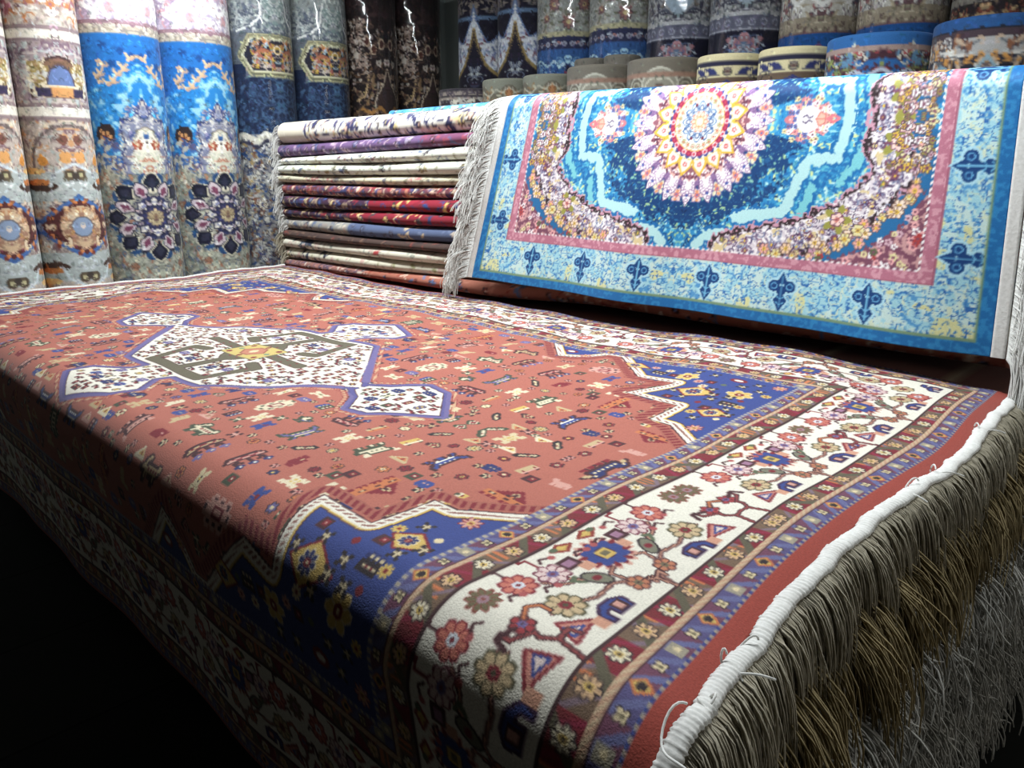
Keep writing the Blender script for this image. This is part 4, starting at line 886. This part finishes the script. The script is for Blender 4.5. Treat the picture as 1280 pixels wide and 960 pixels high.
def d_navyhex():
    cv = rollcv(hexc(24, 36, 64)); X, Z = np.meshgrid(cv.X, cv.Y); n = cv.noise(.02, 3, 2); lo = (Z < .87)
    for z in (.80, .70, .60):
        for rr in (.018, .04, .062): cv.ring(.06, z, rr, .005, hexc(58, 82, 116))
        cv.flower(0, z + .03, .03, 6, hexc(62, 92, 126), hexc(40, 60, 90), None, .4); cv.flower(.14, z - .01, .022, 6, hexc(50, 74, 106), hexc(40, 60, 90), None, .4)
    scatter(cv, .60, .86, [hexc(50, 72, 104), hexc(64, 92, 124), hexc(36, 52, 82)], 150, .012, 2)
    cv.rect(0, -.05, .3, .60, hexc(132, 132, 134)); scatter(cv, -.05, .60, [hexc(190, 190, 184), hexc(206, 204, 190), hexc(170, 170, 166), hexc(50, 56, 90), hexc(150, 130, 90), hexc(40, 70, 120), hexc(190, 190, 180), hexc(120, 84, 66), hexc(84, 90, 110)], 620, .016, 4, out=hexc(50, 50, 66))
    pts = [(0, .60), (.05, .585), (.09, .605), (.13, .57), (.2, .60), (.3, .58)]; cv.line(pts, .030, hexc(206, 204, 190)); cv.line([(x, z - .03) for x, z in pts], .012, hexc(50, 50, 70)); cv.flower(.04, .40, .035, 8, hexc(186, 170, 130), hexc(60, 50, 84), hexc(80, 60, 60), .3); cv.flower(.13, .27, .03, 8, hexc(200, 196, 180), hexc(50, 60, 110), hexc(80, 60, 60), .3)
    cv.rect(0, 1.06, .3, 1.45, hexc(140, 148, 148)); scatter(cv, 1.06, 1.20, [hexc(76, 84, 100), hexc(170, 176, 176), hexc(100, 108, 120)], 200, .012, 5)
    cv.poly([(.17, 1.45), (.16, 1.33), (.10, 1.26), (.07, 1.30), (0, 1.36), (0, 1.45)], hexc(186, 160, 130)); scatter(cv, 1.26, 1.45, [hexc(196, 150, 130), hexc(200, 180, 150), hexc(170, 120, 110)], 50, .014, 6, .07, .2)
    for w_, c in ((.018, hexc(90, 96, 112)), (.010, hexc(216, 220, 216))): cv.line([(0, 1.31), (.04, 1.27), (.062, 1.20), (.075, 1.13), (.12, 1.09), (.19, 1.07)], w_, c)
    scatter(cv, 1.1, 1.27, [hexc(120, 140, 140), hexc(196, 204, 200), hexc(150, 160, 160)], 40, .012, 7, 0, .05)
    H = lambda e: [(0, 1.062 - e), (.135 - e * .4, 1.062 - e), (.20 - e * 1.3, .965), (.135 - e * .4, .868 + e), (0, .868 + e)]
    cv.rect(0, .868, .3, 1.062, hexc(90, 98, 108)); cv.rect(.16, .868, .3, .92, hexc(24, 36, 64)); cv.poly(H(0), hexc(164, 162, 128)); cv.line(H(.012)[0:5], .005, hexc(96, 96, 80)); cv.poly(H(.022), hexc(206, 204, 176)); cv.poly(H(.028), hexc(36, 36, 50))
    scatter(cv, .90, 1.03, [hexc(170, 160, 150), hexc(190, 130, 90), hexc(130, 150, 160), hexc(150, 90, 80), hexc(180, 150, 70)], 120, .010, 8, 0, .125, mask=lambda u, z: u < .125 - abs(z - .965) * .1); cv.ring(0, .99, .018, .006, hexc(226, 210, 190)); cv.disc(.07, .985, .03, hexc(160, 100, 76), .010)
    return cv

def d_brown():
    cv = rollcv(hexc(34, 26, 28)); P = [hexc(104, 84, 72), hexc(70, 54, 50), hexc(140, 118, 98), hexc(90, 66, 50), hexc(150, 140, 134)]
    scatter(cv, .60, 1.18, P, 300, .012, 1); scatter(cv, 1.18, 1.45, [hexc(50, 36, 38), hexc(66, 48, 48)], 60, .02, 2)
    for x, z in ((.03, 1.08), (.075, 1.05), (.11, 1.09)): cv.disc(x, z, .018, hexc(170, 150, 130), .028); cv.disc(x, z, .012, hexc(70, 40, 36), .020)
    for x, z in ((.05, .985), (.0, .99), (.12, .97)): cv.flower(x, z, .018, 6, hexc(170, 160, 150), hexc(80, 60, 56), None, .3)
    scatter(cv, .96, 1.20, [hexc(190, 180, 170), hexc(150, 130, 120)], 90, .010, 5, .12, .2)
    pts = arch(cv, .74, .96, .07, hexc(60, 46, 44), hexc(170, 154, 136), .008); cv.line([(.08, .93), (.09, .84), (.12, .78), (.2, .72)], .012, hexc(120, 96, 70)); cv.line([(.11, .90), (.13, .82), (.18, .79)], .008, hexc(176, 150, 110))
    cv.line([(0, .72), (.05, .76), (.10, .73), (.15, .75)], .018, hexc(160, 116, 66)); cv.rect(0, -.05, .3, .66, hexc(26, 32, 52)); cv.line([(0, .68), (.08, .67), (.16, .63), (.3, .64)], .014, hexc(60, 80, 110)); scatter(cv, -.05, .66, [hexc(110, 96, 70), hexc(50, 56, 80), hexc(160, 140, 100)], 160, .013, 7)
    return cv

def d_flame():
    cv = rollcv(hexc(34, 32, 46)); scatter(cv, 1.24, 1.45, [hexc(110, 104, 112), hexc(84, 70, 66), hexc(140, 130, 120)], 140, .013, 1); cv.rect(0, 1.215, .3, 1.23, hexc(96, 120, 150))
    out = [(0, 1.285), (.02, 1.20), (.05, 1.14), (.075, 1.10), (.10, 1.10), (.125, 1.13), (.155, 1.11), (.16, .96)]; inn = [(0, 1.16), (.02, 1.08), (.06, .99), (.10, .955), (.16, .92)]
    cv.poly(out + inn[::-1], hexc(206, 210, 218)); scatter(cv, .95, 1.26, [hexc(112, 120, 156), hexc(170, 180, 200), hexc(130, 90, 100), hexc(150, 160, 186)], 110, .011, 2, 0, .155, mask=lambda u, z: z > np.interp(u, [p[0] for p in inn], [p[1] for p in inn]) + .01 and z < np.interp(u, [p[0] for p in out], [p[1] for p in out]) - .01)
    cv.line(out, .008, hexc(90, 110, 150)); cv.line(inn, .018, hexc(148, 128, 84)); cv.line([(x, z - .012) for x, z in inn], .005, hexc(70, 60, 60)); scatter(cv, .80, .98, [hexc(150, 156, 160), hexc(96, 104, 124)], 30, .011, 3, 0, .035); cv.rect(0, -.05, .3, .88, hexc(30, 28, 40)); scatter(cv, .4, .88, [hexc(120, 120, 130), hexc(60, 60, 80)], 120, .013, 4)
    return cv

def d_greyfloral():
    cv = rollcv(hexc(150, 152, 148)); scatter(cv, 1.08, 1.45, [hexc(176, 178, 172), hexc(120, 124, 124), hexc(166, 160, 150)], 200, .012, 1)
    for x, z, q in ((0, 1.13, .034), (.075, 1.21, .034), (.0, 1.29, .03), (.12, 1.15, .02)):
        for k in range(5): cv.disc(x + .04 * math.cos(k * 1.25), z + .04 * math.sin(k * 1.25), .015, hexc(110, 112, 96), .007, k * 1.25)
        cv.flower(x, z, q, 8, hexc(146, 104, 100), hexc(200, 180, 130), hexc(84, 66, 74), .3)
    cv.rect(0, 1.06, .3, 1.085, hexc(176, 170, 140)); cv.rect(0, 1.005, .3, 1.06, hexc(46, 50, 80))
    for k in range(8): cv.flower(.02 + k * .045, 1.032, .014, 4, hexc(150, 154, 170), hexc(90, 80, 100), None, .3); cv.disc(.042 + k * .045, 1.032, .005, hexc(150, 110, 100))
    cv.rect(0, -.05, .3, 1.005, hexc(54, 92, 148)); scatter(cv, .5, .97, [hexc(110, 150, 186), hexc(140, 176, 200), hexc(40, 70, 120)], 240, .014, 3); cv.line([(0, .95), (.04, .92), (.07, .955), (.11, .93), (.16, .96), (.3, .94)], .010, hexc(170, 200, 214)); cv.line([(0, .93), (.02, .86), (.05, .82)], .014, hexc(44, 40, 66)); cv.disc(0, .86, .02, hexc(120, 70, 80), .04)
    return cv

def d_greynavy():
    cv = rollcv(hexc(140, 142, 144)); scatter(cv, 1.05, 1.45, [hexc(176, 178, 178), hexc(90, 94, 106), hexc(120, 110, 104), hexc(60, 60, 76)], 260, .014, 1, out=hexc(90, 90, 100)); cv.poly([(0, 1.07), (.06, 1.13), (.08, 1.2), (.06, 1.3), (0, 1.32)], hexc(150, 166, 180)); cv.line([(0, 1.06), (.06, 1.11), (.12, 1.09), (.17, 1.16)], .010, hexc(70, 70, 84))
    cv.rect(0, .985, .3, 1.055, hexc(96, 98, 116)); cv.rect(0, 1.046, .3, 1.056, hexc(176, 178, 180)); cv.rect(0, .984, .3, .993, hexc(160, 164, 176))
    for k in range(6): cv.ring(.025 + k * .05, 1.018, .012, .006, hexc(160, 164, 180))
    cv.rect(0, -.05, .3, .985, hexc(26, 26, 46)); cv.poly([(0, .985), (.02, .975), (.045, .925), (.09, .88), (.12, .82), (0, .78)], hexc(96, 116, 146)); scatter(cv, .80, .97, [hexc(170, 180, 190), hexc(150, 110, 116), hexc(70, 80, 110)], 60, .011, 3, 0, .07); scatter(cv, .80, .88, [hexc(150, 120, 120), hexc(110, 120, 140)], 40, .014, 4, .05, .2); scatter(cv, 0, .8, [hexc(90, 96, 120), hexc(120, 90, 96)], 160, .014, 5)
    return cv

def d_ivoryblue():
    cv = rollcv(hexc(186, 184, 176)); scatter(cv, 1.0, 1.45, [hexc(206, 206, 200), hexc(100, 76, 80), hexc(140, 80, 84), hexc(90, 96, 112), hexc(160, 150, 130)], 260, .017, 1, out=hexc(80, 70, 84)); cv.line([(0, 1.04), (.05, 1.09), (.10, 1.05), (.16, 1.12)], .016, hexc(226, 226, 222)); cv.poly([(0, 1.10), (.05, 1.2), (0, 1.3)], hexc(110, 64, 74))
    cv.rect(0, .945, .3, 1.0, hexc(150, 140, 122)); scatter(cv, .95, 1.0, [hexc(100, 84, 80), hexc(190, 180, 160)], 50, .007, 2); cv.rect(0, .94, .3, .95, hexc(110, 90, 90)); cv.rect(0, -.05, .3, .94, hexc(26, 78, 142)); cv.disc(0, .885, .008, hexc(90, 60, 90), .02); scatter(cv, .3, .84, [hexc(60, 110, 170), hexc(24, 60, 110), hexc(180, 150, 120)], 80, .014, 3)
    return cv

def d_darkborder():
    cv = rollcv(hexc(30, 28, 34)); scatter(cv, .5, 1.45, [hexc(110, 80, 60), hexc(60, 56, 66), hexc(140, 120, 96), hexc(90, 50, 46)], 320, .014, 1); cv.rect(0, .985, .3, 1.0, hexc(120, 116, 108)); cv.rect(0, .93, .3, .975, hexc(36, 30, 34)); scatter(cv, .935, .97, [hexc(150, 130, 100), hexc(110, 60, 50)], 40, .012, 2); return cv

def d_short(kind):
    def f():
        if kind == 'olive':
            cv = rollcv(hexc(112, 112, 100)); X, Z = np.meshgrid(cv.X, cv.Y); m = Z < .79 + .02 * np.cos(X * 40); cv.a[m] = hexc(92, 86, 74)
            scatter(cv, .5, .79, [hexc(150, 146, 126), hexc(120, 96, 70), hexc(70, 62, 58), hexc(160, 120, 90)], 220, .011, 1); cv.line([(0, .80), (.03, .775), (.06, .79), (.10, .76), (.15, .78)], .006, hexc(160, 156, 140)); cv.poly([(0, .80), (.018, .77), (0, .75)], hexc(150, 104, 70))
        elif kind == 'taupe':
            cv = rollcv(hexc(104, 98, 88)); scatter(cv, .4, .79, [hexc(120, 114, 102), hexc(90, 82, 74), hexc(150, 110, 90)], 90, .012, 1)
            cv.disc(.0, .735, .075, hexc(134, 130, 118)); cv.ring(.0, .74, .072, .007, hexc(176, 174, 160)); cv.ring(.02, .74, .035, .006, hexc(190, 186, 170), 0, 4.5); cv.ring(.10, .745, .034, .007, hexc(170, 168, 154)); cv.ring(.10, .745, .018, .006, hexc(150, 146, 130)); cv.flower(0, .735, .024, 6, hexc(120, 90, 84), hexc(90, 84, 70), hexc(70, 66, 60), .3); cv.rect(0, .785, .3, .79, hexc(140, 110, 96))
        elif kind == 'cream':
            cv = rollcv(hexc(198, 188, 150)); cv.rect(0, .805, .3, .812, hexc(34, 34, 56)); cv.rect(0, .752, .3, .757, hexc(60, 40, 40)); cv.rect(0, .60, .3, .752, hexc(96, 80, 66))
            cv.flower(0, .780, .016, 8, hexc(150, 140, 120), hexc(84, 60, 60), hexc(40, 36, 60), .25)
            for q in (.058, .112): cv.disc(q, .782, .022, hexc(44, 50, 96), .010, .4); cv.poly([(q + .012, .79), (q + .03, .797), (q + .028, .778)], hexc(44, 50, 96)); cv.line([(q - .03, .77), (q, .772), (q + .03, .764)], .004, hexc(60, 60, 80))
            cv.poly([(0, .752), (.03, .74), (.07, .70), (0, .69)], hexc(50, 56, 104)); cv.flower(.0, .72, .02, 6, hexc(180, 170, 160), hexc(120, 50, 60), None, .3); cv.ring(.1, .73, .03, .005, hexc(40, 36, 40)); scatter(cv, .3, .69, [hexc(130, 110, 90), hexc(60, 60, 90)], 60, .013, 2)
        elif kind == 'azure':
            cv = rollcv(hexc(40, 92, 150)); cv.rect(0, .775, .3, .803, hexc(62, 36, 46)); scatter(cv, .725, .80, [hexc(150, 60, 66), hexc(190, 186, 176), hexc(90, 130, 160), hexc(120, 130, 80), hexc(70, 40, 50)], 130, .013, 1, out=hexc(60, 40, 50)); cv.rect(0, .800, .3, .806, hexc(150, 130, 124)); cv.line([(0, .745), (.04, .725), (.08, .74), (.13, .705), (.2, .715)], .012, hexc(170, 180, 196)); cv.line([(0, .735), (.04, .715), (.08, .73), (.13, .695), (.2, .70)], .006, hexc(60, 40, 70)); scatter(cv, .3, .70, [hexc(70, 120, 176), hexc(30, 70, 120)], 80, .014, 3)
        elif kind == 'midnight':
            cv = rollcv(hexc(30, 70, 120)); cv.rect(0, -.05, .3, .825, hexc(26, 30, 44)); cv.rect(0, .800, .3, .822, hexc(60, 48, 56)); cv.rect(0, .760, .3, .800, hexc(150, 150, 150)); scatter(cv, .73, .80, [hexc(170, 150, 130), hexc(120, 80, 60), hexc(196, 194, 190), hexc(80, 84, 90), hexc(180, 130, 70)], 110, .014, 1, out=hexc(60, 50, 56)); cv.line([(.0, .755), (.03, .715), (.07, .70), (.13, .735), (.2, .71)], .010, hexc(120, 146, 160)); scatter(cv, .3, .7, [hexc(80, 90, 110), hexc(110, 90, 80)], 70, .013, 2)
        elif kind == 'grey':
            cv = rollcv(hexc(110, 106, 98)); scatter(cv, .4, .88, [hexc(130, 126, 116), hexc(90, 86, 80)], 90, .012, 1)
        else:
            cv = rollcv(hexc(46, 42, 48)); cv.rect(0, .785, .3, .79, hexc(130, 120, 112)); cv.rect(0, .765, .3, .768, hexc(130, 120, 112)); scatter(cv, .71, .757, [hexc(190, 184, 170), hexc(160, 156, 150), hexc(60, 50, 60)], 130, .011, 1); scatter(cv, .3, .70, [hexc(110, 104, 104)], 70, .013, 2); scatter(cv, .775, .80, [hexc(70, 62, 70)], 30, .01, 4)
        return cv
    return f

def roll_mesh(cv, r, ztop, zbot=FLOOR):
    """A carpet rolled tight and stood on end; the free edge shows as a lip at the back, the top end as a spiral."""
    ph = np.concatenate([np.linspace(-1.75, 1.75, 96), np.linspace(1.75, 2 * math.pi - 1.75, 22)[1:-1]])
    zz = np.concatenate([np.linspace(zbot, -.06, 8)[:-1], np.linspace(-.06, ztop - .012, 300 if ztop > 1.2 else 190), ztop - .012 + .012 * np.sin(np.linspace(.3, 1.5708, 4))])
    PH, ZZ = np.meshgrid(ph, zz); rr = r + .004 * np.clip(np.sin(PH * .5 - 1.4), -1, 1) * 0
    edge = np.clip((ZZ - (ztop - .012)) / .012, 0, 1); R = rr - .010 * (1 - np.sqrt(np.clip(1 - edge ** 2, 0, 1)))
    V = np.stack([R * np.cos(PH), R * np.sin(PH), ZZ], -1)
    u = np.abs(((PH + math.pi) % (2 * math.pi)) - math.pi) * r; C = cv.sample(u, ZZ)
    n, m = PH.shape; F = [grid_faces(n, m, wrap=True)[:, ::-1]]; Vs = [V.reshape(-1, 3)]; Cs = [C.reshape(-1, 3)]; off = n * m
    # top end: rings with the spiral of backing and pile
    k = 14; q = np.linspace(1, .04, k)[:, None]; last = V[-1]
    T = np.stack([last[None, :, 0] * q, last[None, :, 1] * q, np.full((k, m), ztop) - .004 * (np.arange(k) % 2)[:, None]], -1)
    tc = np.where(((np.arange(k)[:, None] + ph[None] / 6.28) % 2 < 1)[..., None], hexc(120, 104, 88), hexc(160, 146, 124)) * np.ones((k, m, 1))
    Vs.append(T.reshape(-1, 3)); Cs.append(tc.reshape(-1, 3)); F.append(grid_faces(k, m, off, True)[:, ::-1])
    return np.concatenate(Vs), np.concatenate(F), np.concatenate(Cs)

def film_mesh(r, ztop, seed):
    ph = np.linspace(0, 2 * math.pi, 72, endpoint=False); zz = np.linspace(FLOOR, ztop - .03, 60); PH, ZZ = np.meshgrid(ph, zz)
    R = r + .004 + .0012 * np.sin(PH * 5 + ZZ * 9 + seed) + .0010 * np.sin(PH * 11 - ZZ * 23)
    return np.stack([R * np.cos(PH), R * np.sin(PH), ZZ], -1), grid_faces(60, 72, wrap=True)[:, ::-1]

def busy(cv, n=5200, seed=0):
    r = np.random.default_rng(seed); X = r.uniform(0, .30, n); Z = r.uniform(ZC0, 1.42, n)
    for x, z in zip(X, Z):
        c = cv.a[min(cv.h - 1, int((z - ZC0) / cv.res)), min(cv.w - 1, int(x / cv.res))] * [.76, .88, 1.12, 1.22][r.integers(4)] + r.normal(0, .015, 3).astype(np.float32)
        c = np.clip(c, 0, .95); k = r.integers(3); a = r.uniform(0, 6.28)
        if k == 0: cv.ring(x, z, .007, .004, c, a, a + 3.2)
        elif k == 1: cv.line([(x, z), (x + .009 * math.cos(a), z + .009 * math.sin(a))], .0045, c)
        else: cv.disc(x, z, .006, c, .0035, a)
    return cv

def lab0(p): return p[0][2]

def rolls(name, design, r, ztop, face, places, group, film=False):
    """places: (x, y, label) for each roll of one design; the first is built, the others are copies."""
    V, F, C = roll_mesh(busy(design(), 1900 if ztop > 1 else 500, len(group or lab0(places))), r, ztop)
    first = None
    for x, y, lab in places:
        if first is None:
            o = np_mesh(name, V, F, C, M_PILE); first = o
            if film:
                fv, ff = film_mesh(r, ztop, len(lab)); fo = np_mesh('plastic_wrap', fv, ff, None, M_FILM, o); fo['label'] = 'clear glossy plastic wrap'
        else:
            o = link(first.copy())
            for ch in first.children:
                link(ch.copy(), o)
        o.location = (x, y, 0); o.rotation_euler = (0, 0, face)
        tag(o, lab, 'carpet roll', group)

LX = -3.355; FACE_L = 0.06; FACE_B = -math.pi / 2 - .10
rolls('rolled_carpet', d_beige, .134, 1.42, FACE_L, [(LX + .03, -.690, 'beige and orange carpet roll standing next to the first blue roll'), (LX + .03, -.962, 'beige and orange carpet roll cut off by the left edge of the photo')], 'beige carpet rolls on the left')
rolls('rolled_carpet', d_blue, .168, 1.45, FACE_L, [(LX, -.388, 'bright blue carpet roll with dark flower medallion, beside the beige rolls'), (LX, -.050, 'bright blue carpet roll with dark flower medallion, beside the navy rolls')], 'blue carpet rolls on the left')
rolls('rolled_carpet', d_navyhex, .160, 1.45, FACE_L, [(LX, .283, 'wrapped navy carpet roll with six-sided panel, next to the blue rolls'), (LX, .608, 'wrapped navy carpet roll with six-sided panel, next to the brown rolls')], 'navy carpet rolls on the left', True)
rolls('rolled_carpet', d_brown, .158, 1.45, FACE_L, [(LX, .935, 'dark brown ornate carpet roll beside the navy rolls'), (LX, 1.256, 'dark brown ornate carpet roll beside the bare grey corner')], 'brown carpet rolls on the left', True)
YB = 1.46
rolls('rolled_carpet', d_flame, .155, 1.45, math.radians(-69), [(-2.960, YB, 'navy carpet roll with white flame shapes, nearest the bare grey corner'), (-2.648, YB, 'navy carpet roll with white flame shapes, beside the grey flowered rolls')], 'flame patterned carpet rolls')
rolls('rolled_carpet', d_greyfloral, .166, 1.45, math.radians(-52), [(-2.345, YB, 'wrapped grey flowered carpet roll with blue lower part, beside the flame rolls'), (-2.005, YB, 'wrapped grey flowered carpet roll with blue lower part, second from the flame rolls')], 'grey flowered carpet rolls', True)
rolls('rolled_carpet', d_greynavy, .160, 1.45, math.radians(-66), [(-1.675, YB, 'wrapped grey and navy carpet roll standing right of the grey flowered rolls'), (-1.355, YB, 'wrapped grey and navy carpet roll standing left of the ivory and blue rolls')], 'grey and navy carpet rolls', True)
rolls('rolled_carpet', d_ivoryblue, .155, 1.45, math.radians(-66), [(-1.040, YB, 'wrapped ivory and blue carpet roll, left one of its pair'), (-.730, YB, 'wrapped ivory and blue carpet roll, right one of its pair')], 'ivory and blue carpet rolls', True)
rolls('rolled_carpet', d_darkborder, .160, 1.45, FACE_B, [(-.40, YB, 'dark brown bordered carpet roll at the far right behind the short rolls')], None)
YS = .96
rolls('rolled_carpet', d_short('night'), .150, .812, FACE_B, [(-2.56, YS, 'short dark carpet roll with white scrolls in front of the flame rolls')], None)
rolls('rolled_carpet', d_short('olive'), .130, .838, math.radians(-48), [(-2.278, YS, 'short olive-grey carpet roll next to the short dark one'), (-2.017, YS, 'short olive-grey carpet roll next to the taupe ones')], 'short olive carpet rolls')
rolls('rolled_carpet', d_short('taupe'), .154, .850, math.radians(-66), [(-1.728, YS, 'short taupe carpet roll with round scrolls beside the olive ones'), (-1.417, YS, 'short taupe carpet roll with round scrolls beside the cream ones')], 'short taupe carpet rolls')
rolls('rolled_carpet', d_short('cream'), .122, .842, math.radians(-66), [(-1.138, YS, 'short cream carpet roll with navy tulips beside the taupe one'), (-.893, YS, 'short cream carpet roll with navy tulips beside the blue one')], 'short cream carpet rolls')
rolls('rolled_carpet', d_short('azure'), .160, .850, math.radians(-66), [(-.610, YS, 'short bright blue carpet roll with maroon border')], None)
rolls('rolled_carpet', d_short('midnight'), .165, .862, math.radians(-80), [(-.283, YS, 'short dark blue carpet roll with flowered band at the far right')], None)
rolls('rolled_carpet', d_short('grey'), .082, .925, FACE_B, [(-1.985, 1.20, 'plain grey roll end peeping over the taupe rolls, left one'), (-1.815, 1.20, 'plain grey roll end peeping over the taupe rolls, right one')], 'grey roll ends behind the taupe rolls')

# ------------------------------------------------------------------ room
def slab(name, lo, hi, mat):
    x0, y0, z0 = lo; x1, y1, z1 = hi
    V = [(x0, y0, z0), (x1, y0, z0), (x1, y1, z0), (x0, y1, z0), (x0, y0, z1), (x1, y0, z1), (x1, y1, z1), (x0, y1, z1)]
    F = [(3, 2, 1, 0), (4, 5, 6, 7), (0, 1, 5, 4), (1, 2, 6, 5), (2, 3, 7, 6), (3, 0, 4, 7)]
    o = np_mesh(name, V, F, None, mat, None, False); return tag(o, kind='structure')
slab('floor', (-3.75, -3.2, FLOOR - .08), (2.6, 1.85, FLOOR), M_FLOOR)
slab('wall_left', (-3.75, -3.2, FLOOR), (-3.56, 1.85, 2.1), M_WALL)
slab('wall_back', (-3.56, 1.68, FLOOR), (2.6, 1.85, 2.1), M_WALL)

pv = []; pf = []
def pbox(lo, hi):
    x0, y0, z0 = lo; x1, y1, z1 = hi; b = len(pv)
    pv.extend([(x0, y0, z0), (x1, y0, z0), (x1, y1, z0), (x0, y1, z0), (x0, y0, z1), (x1, y0, z1), (x1, y1, z1), (x0, y1, z1)])
    pf.extend([tuple(b + i for i in q) for q in ((3, 2, 1, 0), (4, 5, 6, 7), (0, 1, 5, 4), (1, 2, 6, 5), (2, 3, 7, 6), (3, 0, 4, 7))])
for k in range(9): pbox((-2.93 + k * .33, -1.22, -.582), (-2.93 + k * .33 + .29, .60, PB))
for y in (-1.15, -.35, .45): pbox((-2.93, y, FLOOR), (0.0, y + .10, -.582))
M_WOOD = mat_plain('dark_planks', hexc(40, 30, 24), hexc(58, 44, 34), 8)
tag(np_mesh('pallet', pv, pf, None, M_WOOD, None, False), 'low dark wooden pallet carrying the front pile of rugs', 'pallet')

# ------------------------------------------------------------------ light
w = bpy.data.worlds.new('shop_dark'); sc.world = w; w.use_nodes = True
w.node_tree.nodes['Background'].inputs['Color'].default_value = (.66, .61, .55, 1); w.node_tree.nodes['Background'].inputs['Strength'].default_value = .024
def tube(name, loc, rz, L, power, col=(.93, .98, 1.0), wd=.05):
    l = bpy.data.lights.new(name, 'AREA'); l.shape = 'RECTANGLE'; l.size = L; l.size_y = wd; l.energy = power; l.color = col
    o = bpy.data.objects.new(name, l); o.location = loc; o.rotation_euler = (0, 0, rz); return link(o)
tube('fluorescent_tube', (-.60, -.48, 1.58), 0, 1.2, 40, wd=.18)
tube('fluorescent_tube', (-2.25, -.40, 1.58), 0, 1.2, 40, wd=.18)
g = tube('fringe_fill', (2.9, .10, .45), 0, 1.4, 11, (1.0, .97, .90), 1.2)  # added off-frame fill to brighten the right-end fringes, no actual opening there
g.rotation_euler = (0, math.pi / 2, 0)

# ------------------------------------------------------------------ camera
from mathutils import Matrix
cam = bpy.data.cameras.new('camera'); co = bpy.data.objects.new('camera', cam); link(co)
cam.sensor_width = 36; cam.lens = 964.29 / 1280 * 36; cam.clip_start = .02
yaw, pit = 2.3457, .27712
fw = np.array([math.cos(yaw) * math.cos(pit), math.sin(yaw) * math.cos(pit), -math.sin(pit)]); rt = np.array([math.sin(yaw), -math.cos(yaw), 0]); up = np.cross(rt, fw)
M = Matrix(((rt[0], up[0], -fw[0], .420), (rt[1], up[1], -fw[1], -1.784), (rt[2], up[2], -fw[2], .462), (0, 0, 0, 1)))
co.matrix_world = M
sc.camera = co
vs = sc.view_settings
sc.display_settings.display_device = 'sRGB'
vs.view_transform = 'Standard'; vs.look = 'None'; vs.exposure = 0.30; vs.gamma = 1.0; vs.use_curve_mapping = False
